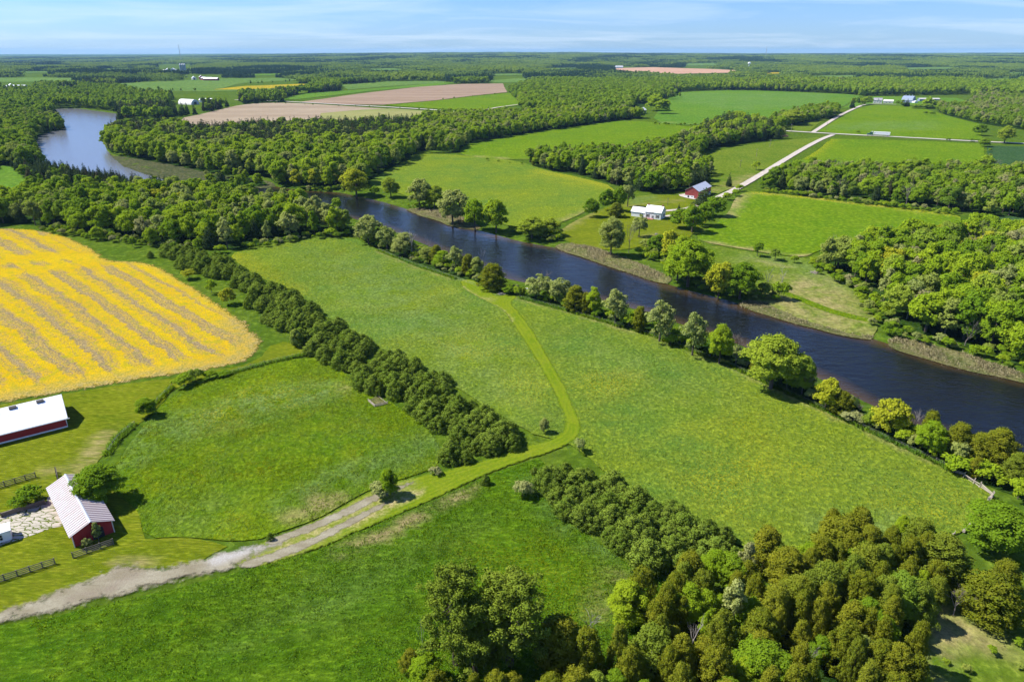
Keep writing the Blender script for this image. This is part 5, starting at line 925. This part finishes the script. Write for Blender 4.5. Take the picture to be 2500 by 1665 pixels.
b=MB(); b.box((-4.5,-.05,1.15),(1.0,.08,2.1)); d=b.build('door',M['white'],wl); b=MB(); b.box((-4.75,-.105,1.3),(.3,.03,1.4)); b.box((-4.25,-.105,1.3),(.3,.03,1.4)); b.build('pane',M['glass'],d)
window(wl,(0,5.2,1.8),.8,1.5,1,None,None,M['black']); window(wl,(0,2.2,4.5),.6,.9,1); window(wl,(0,5.0,4.5),.6,.9,1); window(w2,(-11,.7,1.6),.8,1.2,0,None,None,M['black'])
b=MB(); b.box((-6.3,-1.15,.22),(5.2,2.2,.35)); dk=b.build('porch_deck',M['deck'],e); b=MB()
for x in (-8.8,-7.1,-5.4): b.box((x,-2.2,.8),(.09,.09,.8))
b.box((-7.1,-2.2,1.22),(3.5,.1,.08)); b.build('railing',M['deck'],dk)
# red bank barn
e=at(105.3,417.5,R(-34.7),'bank_barn','old red bank barn with a pale grey roof and white stone foot','barn')
wl,rf=gable_parts(e,8.4,21.5,4.7,7.2,M['oldred'],M['greyroof'],.35)
b=MB(); b.box((2.9,-.07,.75),(5.8,.16,1.9)); b.box((8.45,10.7,.75),(.16,21.6,1.9)); b.box((-.05,10.7,.75),(.16,21.6,1.9)); st=b.build('stone_foot',M['white'],wl); b=MB(); b.box((2.3,-.17,.75),(1.0,.06,1.7)); b.build('door',M['black'],st); b=MB(); b.box((4.6,-.17,1.2),(.7,.05,.5)); b.build('window',M['black'],st)
b=MB(); b.box((4.2,-.05,4.6),(1.4,.05,1.2)); b.build('hay_door',M['oldred'],wl)
# grey farmstead on the rise
e=at(619.6,1238,R(-29),'stone_house','pale stone farmhouse with a grey roof and centre gable on the far rise','house')
wl,rf=xroof(e,0,13.2,10,0,5.4,9.0,M['stonewall'],M['greyroof2'],.4)
b=MB(); b.prism([(5.2,5.3),(8.0,5.3),(6.6,8.6)],-.45,4.2); b.build('centre_gable',M['stonewall'],rf); window(wl,(2.6,0,3.9),1.0,1.5,0,None,None); window(wl,(10.4,0,3.9),1.0,1.5,0); window(wl,(2.6,0,1.4),1.0,1.5,0); window(wl,(10.4,0,1.4),1.0,1.5,0); window(wl,(6.6,0,3.4),1.0,2,0); window(wl,(13.2,5,3.8),1,1.5,1)
w2,r2=xroof(e,15,30,8,14,3.6,6.0,M['stonewall'],M['stonewall'],.4,.1,'wing_roof','wing_wall'); window(w2,(20,14,1.6),1.4,1.3,0); window(w2,(25,14,1.6),1.4,1.3,0)
e=at(694,1252,R(34),'gambrel_barn','big blue-grey gambrel-roofed barn with three roof vents on the far rise','barn')
pr=[(0,-.3),(15,-.3),(15,5),(13.2,9.6),(7.5,13.2),(1.8,9.6),(0,5)]; b=MB(); b.prism(pr,0,34); wl=b.build('wall',M['bluegrey'],e)
b=MB(); ro=[(-.4,4.7),(1.6,9.8),(7.5,13.5),(13.4,9.8),(15.4,4.7),(15.7,4.8),(13.6,10.1),(7.5,13.9),(1.4,10.1),(-.7,4.8)]
for i in range(4): b.prism([ro[i],ro[i+1],ro[8-i],ro[9-i]],-.6,34.6)
rf=b.build('roof',M['bluegrey'],e)
for y in (7,17,27): b=MB(); b.prism([(6.9,13.7),(8.1,13.7),(8.1,14.9),(7.5,15.6),(6.9,14.9)],y,y+1.4); b.build('roof_vent',M['bluegrey'],rf)
b=MB(); b.prism([(-1.5,-.3),(13,-.3),(13,3.2),(5.7,4.8),(-1.5,3.2)],-9.5,-.1); b.build('lean_to',M['whiteroof'],e); b=MB(); b.box((7.5,-9.58,1.2),(2.4,.1,2.4)); b.build('door',M['white'],e); e.scale=(.66,.55,.80)
e=at(728,1290,R(-6),'machine_shed','long low grey shed with a dark open bay beside the gambrel barn','shed')
wl,rf=xroof(e,0,34,10,0,4.2,5.6,M['bluegrey'],M['concrete'],.5); b=MB(); b.box((22,-.06,1.7),(11,.08,3.1)); b.build('bay_shade',M['black'],wl)  # black slab on the closed wall paints the shade inside the bay
# white field house among trees, dome shelter, farms far away
e=at(181,1030,R(-28),'field_house','two-storey white house with a white roof at the edge of the big wood','house')
wl,rf=gable_parts(e,9,10,5.2,8.2,M['stonewall'],M['whiteroof'],.4); b=MB(); b.prism([(-8,-.3),(-.1,-.3),(-.1,2.6),(-8,2.2)],-1,6); b.build('garage',M['greyroof'],e); window(wl,(2.4,0,3.8),1,1.4,0); window(wl,(6.4,0,3.8),1,1.4,0); window(wl,(2.4,0,1.3),1,1.4,0); window(wl,(9,5,3.8),1,1.4,1)
e=at(-551,1222,R(60),'dome_shelter','white arched storage dome beside the tilled fields','shelter')
b=MB(); b.prism([(8*math.cos(q),8.2*math.sin(q)) for q in np.linspace(0,math.pi,17)],-22,12); b.build('canopy',M['white'],e,False); b=MB(); b.prism([(7.9*math.cos(q),8.1*math.sin(q)) for q in np.linspace(0,math.pi,17)],-22.3,-22.02); fw=b.build('end_wall',M['greyroof'],e); b=MB(); b.box((0,-22.4,2.2),(5,.12,4.4)); b.build('door',M['black'],fw)
def farb(xv,yv,W,Lg,ev,rg,rz,mw,mr,name,label,cat,grp=None):
    x,y=Gz(xv,yv); e=at(x,y,R(rz),name,label,cat,grp); wl,rf=gable_parts(e,W,Lg,ev,rg,M[mw],M[mr],.4,x0=-W/2); b=MB(); b.box((0,-.06,ev*.38),(W*.35,.08,ev*.76)); b.build('door',M['black'],wl); return e
farb(489,236,9,26,4,6.5,70,'white','whiteroof','low_barn','low pale-roofed barn half hidden right of the white dome','barn')
farb(28,203,14,16,6,10,40,'white','whiteroof','lake_house','white-roofed house above the lake at the far left','house')
farb(62,207,18,52,7,10.5,78,'bluegrey','greyroof','long_barn','long grey-blue barn right of the white-roofed lake house','barn')
farb(152,210,16,24,6,9.5,80,'stonewall','greyroof','lakeside_lodge','grey hip-roofed lodge in the woods beyond the lake','house')
FG='buildings of the far left farms'
for xv,yv,W,Lg,ev,rg,rz,mw,mr,nm,lb,ct in ((387,166,18,22,9,15,30,'white','whiteroof','white_barn','left white barn of the distant farm with the dark silos','barn'),(397,166.5,22,26,9,16,15,'white','whiteroof','white_barn','larger middle white barn of the distant farm with the dark silos','barn'),(408,166,16,60,7,10,88,'white','whiteroof','low_barn','long low white barn of the distant farm with the dark silos','barn'),
  (447,184,12,16,6,10,30,'white','whiteroof','white_house','white house left in the valley farm row','house'),(464,184,14,22,8,13,25,'oldred','whiteroof','red_barn','red barn with a pale roof in the middle of the valley farm','barn'),(474,185,12,18,6,9.5,60,'oldred','greyroof','red_shed','small red shed beside the valley farm barn','shed'),(488,184.5,12,26,5,8,80,'bluegrey','whiteroof','grey_barn','grey barn right of the red barn in the valley farm','barn'),(502,186,14,44,5.5,9,86,'oldred','whiteroof','long_shed','long white-roofed shed at the right end of the valley farm','shed'),
  (297,183,10,16,6,9,70,'oldred','whiteroof','red_house','pale-roofed house alone in the woods left of the valley farm','house'),(1432,157,18,90,7,10,86,'white','whiteroof','white_shed','long white shed beside the far tan fields','shed'),(1415,158,12,30,6,9,80,'white','whiteroof','white_house','small white building left of the long far shed','house'),(1832,161,16,26,8,12,60,'white','whiteroof','white_house','white farmhouse lost in the far right woods','house')): farb(xv,yv,W,Lg,ev,rg,rz,mw,mr,nm,lb,ct,FG)
def cyl(b,r,z0,z1,x=0,y=0,n=14,cap=True): b.tube([(x,y,z0),(x,y,z1)],r,n,cap); return b
for q,xv in enumerate((416,421,426)):
    x,y=Gz(xv,163); e=at(x,y,0,'silo','%s dark silo with a white cap at the distant farm'%('left','middle','right')[q],'silo','dark silos of the distant farm'); cyl(MB(),4.2,-.5,26).build('shaft',M['bluegrey'],e); b=MB(); b.tube([(0,0,26),(0,0,28.5),(0,0,30)],[4.4,3.2,.3],14); b.build('cap',M['white'],e)
x,y=Gz(1721,160); e=at(x,y,0,'water_tower','white water tower above the far right woods','water tower'); cyl(MB(),2.2,-1,24).build('column',M['white'],e); b=MB(); b.tube([(0,0,23),(0,0,26),(0,0,31),(0,0,34)],[2.5,7,7,2],16); b.build('tank',M['white'],e)
def mast(xs,y,hh,label):
    r=ray(xs,141); x=r[0]/r[1]*y; e=at(x,y,0,'radio_mast',label,'mast'); b=MB()
    for q in range(3): a=q*2.094; b.tube([(math.cos(a)*2.0,math.sin(a)*2.0,0),(math.cos(a)*2.0,math.sin(a)*2.0,hh)],.5,4)
    b.build('lattice',M['steel'],e); b=MB()
    for k in range(int(hh/6)):
        for q in range(3): a=q*2.094; c=a+2.094; b.tube([(math.cos(a)*2,math.sin(a)*2,6*k),(math.cos(c)*2,math.sin(c)*2,6*k+6)],.25,3,False)
    b.build('bracing',M['steel'],e)
mast(440.5,6200,140,'tall thin radio mast on the left horizon'); mast(1869,6500,95,'faint short radio mast on the right horizon')
# ------------------------------------------------------------------ truck
A=np.array(Gz(2018/1.0,318)); px_=Gz(2119/KV,330/KV); qx_=Gz(2171/KV,333/KV); ang=math.atan2(qx_[1]-px_[1],qx_[0]-px_[0]); mx_,my_=(px_[0]+qx_[0])/2,(px_[1]+qx_[1])/2
rp=P([(1920,309),(2100,318)],0); rd=rp[1]-rp[0]; ang=math.atan2(rd[1],rd[0]); f=((np.array([mx_,my_])-rp[0])@rd)/(rd@rd); mx_,my_=rp[0]+rd*f
e=at(mx_,my_,ang,'semi_truck','green semi truck hauling a long white trailer on the pale road','truck',None,.60)
b=MB(); b.box((3.0,0,2.65),(15.6,2.6,2.9)); trl=b.build('trailer',M['white'],e); b=MB(); b.add([(-4.0,-1.31,2.3),(-3.0,-1.31,2.3),(-3.5,-1.31,3.3)],[(0,1,2)]); b.add([(-4.0,1.31,2.3),(-3.0,1.31,2.3),(-3.5,1.31,3.3)],[(2,1,0)]); b.build('emblem',M['cab'],trl); b=MB(); b.box((-1.3,0,3.2),(2.2,2.62,.16)); b.box((8.2,0,2.9),(1.4,2.62,.5)); b.build('lettering',M['greyroof'],trl); b=MB(); b.box((3.0,0,1.0),(15.4,1.1,.4)); b.build('chassis',M['tyre'],trl)
b=MB(); b.box((-6.4,0,2.3),(1.9,2.4,2.7)); b.prism([(-8.9,.9),(-7.4,.9),(-7.4,3.3),(-7.9,3.2),(-8.3,2.3),(-8.9,2.2)],-1.15,1.15); b.prism([(-10.8,.7),(-8.9,.7),(-8.9,2.15),(-10.6,1.9)],-1.05,1.05); cb_=b.build('cab',M['cab'],e); b=MB(); b.prism([(-7.3,3.32),(-5.5,3.66),(-5.5,4.15),(-6.3,4.1)],-1.1,1.1); b.build('roof_fairing',M['white'],cb_); b=MB(); b.box((-8.12,0,2.75),(.1,2.1,.75)); b.box((-7.7,0,2.7),(.8,2.34,.6)); b.build('windscreen',M['glass'],cb_); b=MB(); b.box((-10.85,0,1.0),(.15,2.2,.5)); b.build('bumper',M['white'],cb_)
for x in (-10.0,-6.3,-5.1,8.1,9.4):
    for s in (-1,1): b=MB(); b.tube([(x,s*.85,.5),(x,s*1.25,.5)],.5,14); wh=b.build('wheel',M['tyre'],e); b=MB(); b.tube([(x,s*1.2,.5),(x,s*1.27,.5)],.26,10); b.build('rim',M['white'],wh)
# ------------------------------------------------------------------ fences
def board_fence(p0,p1,label,n,ht=1.4,rails=4,m='wood',name='board_fence',post=.16):
    a,b_=np.array(p0),np.array(p1); d=b_-a; Lg=np.hypot(*d); e=at(a[0],a[1],math.atan2(d[1],d[0]),name,label,'fence')
    for i in range(n+1): q=MB(); q.box((Lg*i/n,.10,ht/2-.1),(post,post,ht+.2)); q.build('post',M[m],e)
    for k in range(rails): q=MB(); q.box((Lg/2,0,.22+(ht-.34)*k/(rails-1)),(Lg+.1,.05,.15)); q.build('rail',M[m],e)
    return e
k4=350/1055.; c4=lambda x,y:Gz((x*k4)/KV,(930+y*k4)/KV)
board_fence(c4(-160,1535),c4(407,1350),'dark board fence on the lower lawn nearest the driveway',6)
board_fence(c4(540,1308),c4(838,1205),'dark board fence in front of the striped barn gable',3)
board_fence(c4(-120,828),c4(266,712),'dark board fence on the upper lawn above the dark bush',5)
board_fence(c4(428,728),c4(418,672),'short board fence at the far corner of the striped barn',2)
def wire_fence(pts,sp,label,ht=1.2,wires=3,group=None):
    p=densify(P(pts),sp,False); e=at(p[0][0],p[0][1],0,'wire_fence',label,'fence',group); z0=h1(*p[0]); H_=hgt(p[:,0],p[:,1])-z0
    for (x,y),z in zip(p,H_): q=MB(); x-=p[0][0]; y-=p[0][1]; hh=ht*random.uniform(.9,1.25); q.tube([(x,y,z-.3),(x+random.uniform(-.08,.08),y,z+hh)],.075,5); q.build('post',M['wood'],e)
    for k in range(wires): q=MB(); q.tube([(x-p[0][0],y-p[0][1],z+ht*(.35+.3*k)) for (x,y),z in zip(p,H_)],.012,3,False); q.build('wire',M['steel'],e)
    return e
wire_fence([cv(4,x,y) for x,y in ((735,1540),(800,1445),(870,1385),(912,1350))],3.0,'overgrown post fence running down to the striped barn')
wire_fence([cv(4,x,y) for x,y in ((1010,1245),(1065,1195),(1120,1142),(1165,1100))],3.0,'post fence between the lawn bush and the hedge')
wire_fence([cv(4,x,y) for x,y in ((1540,1012),(1700,968),(1790,944),(1980,897),(2110,872))],4.2,'post and wire fence along the mown corner to the plantation')
wire_fence([(870,577),(960,613),(1050,643),(1100,660)],7,'thin wire fence along the meadow edge above the landing'); wire_fence([(1195,686),(1300,715),(1500,773),(1680,843),(1850,923),(2000,993),(2150,1063),(2215,1098)],6,'long wire fence between the hay meadow and the near riverbank trees')
# split-rail fence, fallen logs, pen, heaps, boat
kz=220/1816.; zz5=lambda x,y:Gz((2280+x*kz)/KV,(1130+y*kz)/KV)
pts=[zz5(*q) for q in ((395,215),(600,300),(800,430),(920,505),(1170,690),(1075,800))]; e=at(pts[0][0],pts[0][1],0,'split_rail_fence','weathered split-rail fence sagging at the meadow corner by the river','fence'); X0,Y0=pts[0]
for (a,b_) in zip(pts[:-1],pts[1:]):
    for k in range(4):
        q=MB(); o_=random.uniform(-.25,.25); q.tube([(a[0]-X0+random.uniform(-.3,.3),a[1]-Y0+o_,.25+.28*k+random.uniform(-.1,.1)),(b_[0]-X0+random.uniform(-.3,.3),b_[1]-Y0-o_,.15+.28*k+random.uniform(-.1,.1))],.085,5); q.build('rail',M['rail'],e)
for a in pts:
    for s in (-1,1): q=MB(); q.tube([(a[0]-X0+s*.45,a[1]-Y0+s*.3,-.1),(a[0]-X0-s*.25,a[1]-Y0-s*.18,1.45)],.07,5); q.build('stake',M['rail'],e)
def log(p0,p1,r,label,m='rail',br=3):
    a=np.array(p0); d=np.array(p1)-a; e=at(a[0],a[1],0,'fallen_log',label,'log',None,.15); q=MB(); q.tube([(0,0,r),(d[0]*.5,d[1]*.5,r*1.3),(d[0],d[1],r)],[r,r*.85,r*.5],7); q.build('stem',M[m],e); q=MB()
    for i in range(br): f=random.uniform(.2,.8); q.tube([(d[0]*f,d[1]*f,r),(d[0]*f+random.uniform(-.7,.7),d[1]*f+random.uniform(-.7,.7),r+random.uniform(.3,.8))],[r*.4,r*.12],4)
    q.build('branch',M[m],e)
log(zz5(590,1415),zz5(800,1195),.28,'long grey-brown log beside the big green tree'); log(zz5(345,1478),zz5(425,1440),.16,'short pale log at the grove edge',br=1)
log(cv(7,1560,382),cv(7,1615,412),.10,'pale fallen branch lying in the pasture grass',br=4); log(cv(7,1630,338),cv(7,1672,328),.09,'smaller fallen branch higher in the pasture',br=3); log(cv(6,240,930),cv(6,350,985),.16,'bare fallen trunk along the riverbank under the bright lime tree',br=4); log(cv(6,1055,705),cv(6,1066,680),.2,'white stump lying at the far water edge',br=1); log(cv(9,150,1030),cv(9,30,1010),.1,'bleached fallen limb in the grove',br=3)
kp=200/2355.; pn=lambda x,y:Gz((860+x*kp)/KV,(900+y*kp)/KV); e_=[pn(*q) for q in ((462,955),(655,1115),(1020,1025),(735,800))]; e=at(e_[0][0],e_[0][1],0,'rail_pen','small weathered rail pen with bare soil in the pasture corner','pen'); X0,Y0=e_[0]
for i in range(4):
    a,b_=e_[i],e_[(i+1)%4]; q=MB(); q.tube([(a[0]-X0,a[1]-Y0,-.2),(a[0]-X0,a[1]-Y0,.95)],.08,5); q.build('post',M['rail'],e)
    for k in range(3 if i<2 else 1): q=MB(); q.tube([(a[0]-X0,a[1]-Y0,.25+.28*k),(b_[0]-X0,b_[1]-Y0,.25+.28*k)],.06,5); q.build('rail',M['rail'],e)
sheet('bare_soil',[(a/1,b/1) for a,b in [((860+x*kp)/KV,(900+y*kp)/KV) for x,y in ((480,960),(655,1105),(1010,1020),(735,810))]],M['bank'],.28,1,.2,0)
def heap(x,y,w_,h_,m,label,name='brush_heap',cat='heap',n=46,rr=.05):
    e=MB()
    for i in range(n):
        a=random.uniform(0,6.28); r=abs(random.gauss(0,.42))*w_; c=Vector((math.cos(a)*r,math.sin(a)*r*.7,max(.05,h_*(1-min(1,(r/w_))**1.2)*random.uniform(.3,1)))); d=Vector((random.uniform(-1,1),random.uniform(-1,1),random.uniform(-.25,.3))).normalized()*w_*random.uniform(.2,.5); e.tube([c-d,c+d],[rr,rr*.5],5)
    o=e.build(name,M[m],None,False,(x,y,h1(x,y)+.15)); tag(o,label,cat)
x,y=Gz((1150+870*kp)/KV,(640+955*kp)/KV); heap(x,y,2.0,.8,'deadbark','grey heap of branches and stones at the mown landing')
x,y=Gz(1915/KV,334/KV); heap(x,y,6,2,'rock','reddish brush heap by the crossroads wood',n=80,rr=.12); x,y=Gz(1988/KV,668/KV); heap(x,y,2.6,.7,'rail','pale heap of old straw on the far grass bank',n=60)
x,y=Gz((1500+800*.1274)/KV,(420+1210*.1274)/KV); heap(x,y,1.6,.8,'deadbark','stone and brush heap below the farmhouse lawn')
x,y=Gz(1280/KV,708/KV); e=at(x,y,R(20),'rowing_boat','white upturned rowing boat on the near bank between bushes','boat'); b=MB(); st=[]
for i in range(9):
    f=i/8.; wd=.72*math.sin(math.pi*(.12+.80*f))**.7; hh=.62*math.sin(math.pi*(.15+.7*f))**.6; st.append([(4*f-2,wd*math.cos(q),.12+hh*math.sin(q)) for q in np.linspace(0,math.pi,9)])
b.add([p for r_ in st for p in r_],[(i*9+j,i*9+j+1,(i+1)*9+j+1,(i+1)*9+j) for i in range(8) for j in range(8)]+[tuple(range(9)),tuple(range(80,71,-1))]); b.build('hull',M['white'],e,True); b=MB(); b.tube([(-2,0,.40),(0,0,.78),(2,0,.42)],.05,5); b.build('keel',M['white'],e)
# ------------------------------------------------------------------ utility poles
k7=300/2355.
for q,(xb,yb,xt,yt,m_) in enumerate(((55,1100,65,945,'wood'),(365,890,376,735,'pole'),(625,712,640,560,'pole'),(848,515,856,395,'pole'),(1030,405,1041,265,'pole'),(1705,400,1730,235,'wood'))):
    bx,by=(1800+xb*k7)/KV,(270+yb*k7)/KV; x,y=Gz(bx,by); hh=hfrom(x,y,(270+yt*k7)/KV); e=at(x,y,R(40),'utility_pole','%s utility pole %s'%(('dark','first pale','second pale','third pale','faint thin','dark leaning')[q],('on the slope left of the lane','counting up the lane from the dark pole','at the foot of the crossroads wood','at the brush heap by the crossroads','behind the road at the crossroads','beside the upper lane')[q]),'utility pole'); b=MB(); b.tube([(0,0,-.5),(0,0,hh)],[.17,.11],7); b.build('shaft',M[m_],e); b=MB(); b.box((0,0,hh-.7),(2.2,.12,.14)); b.build('crossarm',M['wood'],e)
    b=MB()
    for s in (-.95,0,.95): b.tube([(s,0,hh-.62),(s,0,hh-.36)],.06,6)
    b.build('insulator',M['white'],e)
x,y=Gz((1500+1018*.1274)/KV,(420+650*.1274)/KV); hh=hfrom(x,y,(420+490*.1274)/KV); e=at(x,y,R(10),'utility_pole','dark utility pole behind the white farmhouse','utility pole'); b=MB(); b.tube([(0,0,-.5),(0,0,hh)],[.15,.1],7); b.build('shaft',M['wood'],e); b=MB(); b.box((0,0,hh-.5),(1.6,.1,.12)); b.build('crossarm',M['wood'],e)
# ------------------------------------------------------------------ grass tufts, weeds and reeds (nobody could count them)
def tuft(name,n,h,r,wd,m):
    a=rng.uniform(0,6.28,n); rr=r*np.sqrt(rng.random(n)); p=np.stack([np.cos(a)*rr,np.sin(a)*rr,np.zeros(n)],1); d=unit(np.stack([np.cos(a)*.5+rng.normal(size=n)*.35,np.sin(a)*.5+rng.normal(size=n)*.35,np.full(n,1.)],1)); hh=h*rng.uniform(.5,1.1,(n,1)); s=unit(np.cross(d,rng.normal(size=(n,3))))*wd
    V=np.stack([p-s,p+s,p+d*hh+s*.3,p+d*hh-s*.3],1).reshape(-1,3); cn=unit(d*.3+np.array([0,0,1.1])+rng.normal(size=(n,3))*.2)
    return mesh_np(name,V,np.arange(4*n).reshape(n,4),m,{'v':np.repeat(rng.random(n),4)},True,np.repeat(cn,4,0))
def strew(name,label,polys,sp,h,r,m,n=16,wd=.06,dens=None,hole=()):
    src_=[tuft(name+'_tuft',n,h,r,wd,m) for _ in range(3)]; pts=[]
    for b in polys:
        lo=b.min(0); hi=b.max(0); X,Y=np.meshgrid(np.arange(lo[0],hi[0],sp),np.arange(lo[1],hi[1],sp)); X=X.ravel()+rng.uniform(-.5,.5,X.size)*sp; Y=Y.ravel()+rng.uniform(-.5,.5,Y.size)*sp
        k=inpoly(X,Y,b)&(np.abs(X)<Y*.80+10)&(Y>55)
        if dens is not None: k&=rng.random(X.size)<dens(X,Y)
        for q in hole: k&=~inpoly(X,Y,q)
        X,Y=X[k],Y[k]; Zq=hgt(X,Y)+.12; pts+=[(X[i],Y[i],Zq[i],rng.uniform(.7,1.35),rng.uniform(.6,1.4),rng.uniform(0,6.28),rng.integers(3)) for i in range(len(X))]
    scat(name,label,'vegetation',pts,src_)
strew('dry_reeds','tan dry reeds fringing the river',BND['reed_bank'],.8,.85,.5,M['reed'],18,.045,lambda x,y:np.clip(vnoise(x,y,.16,47)*2.6-.75,.06,1))
strew('meadow_tussocks','dark green grass tussocks of the lower meadow',BND['rich_meadow'],.62,.36,.38,M['rdgrass'],18,.055,lambda x,y:np.clip(vnoise(x,y,.11,41)*1.9-.25,.25,1))
strew('pasture_tussocks','long grass tussocks of the fenced pasture',BND['pasture'],.72,.32,.40,M['rdgrass2'],16,.06,lambda x,y:np.clip(vnoise(x,y,.10,42)*1.7-.2,.25,1))
strew('hay_tussocks','blue-green hay grass tussocks',BND['hay_meadow'],.85,.32,.44,M['rdgrass3'],14,.07,lambda x,y:np.clip(vnoise(x,y,.08,43)*1.8-.2,.25,1)*(y<380),[P(path)])
def weeds(pts,w_): 
    c=densify(P(pts),1,False); d=np.gradient(c,axis=0); d/=np.linalg.norm(d,axis=1)[:,None]; n=np.stack([-d[:,1],d[:,0]],1)*w_; return np.vstack([c+n,(c-n)[::-1]])
wd_=[weeds([cv(4,x,y) for x,y in l],w_) for l,w_ in ((((720,1560),(800,1445),(870,1385),(912,1350)),.8),(((1010,1245),(1065,1195),(1120,1142),(1165,1100)),.6),(((1540,1012),(1700,968),(1790,944),(1980,897),(2110,872)),.6))]
wd_+=[weeds([(870,577),(960,613),(1050,643)],.8),weeds([(1195,686),(1300,715),(1500,773),(1680,843),(1850,923),(2000,993),(2150,1063),(2215,1098)],.9)]
strew('fence_weeds','rank weeds grown up along the old fence lines',wd_,.42,.9,.35,M['rdgrass'],18,.06)
#==END

# ------------------------------------------------------------------ haze
m,t,o=mat('haze'); pv=N(t,'ShaderNodeVolumePrincipled'); pv.inputs['Color'].default_value=(.38,.70,1,1); pv.inputs['Density'].default_value=3.2e-5; L(t,pv.outputs[0],o.inputs['Volume'])
b=MB(); b.box((0,15200,78),(53000,32000,166)); tag(b.build('haze',m),'thin blue air over the whole valley','haze',None,'stuff')
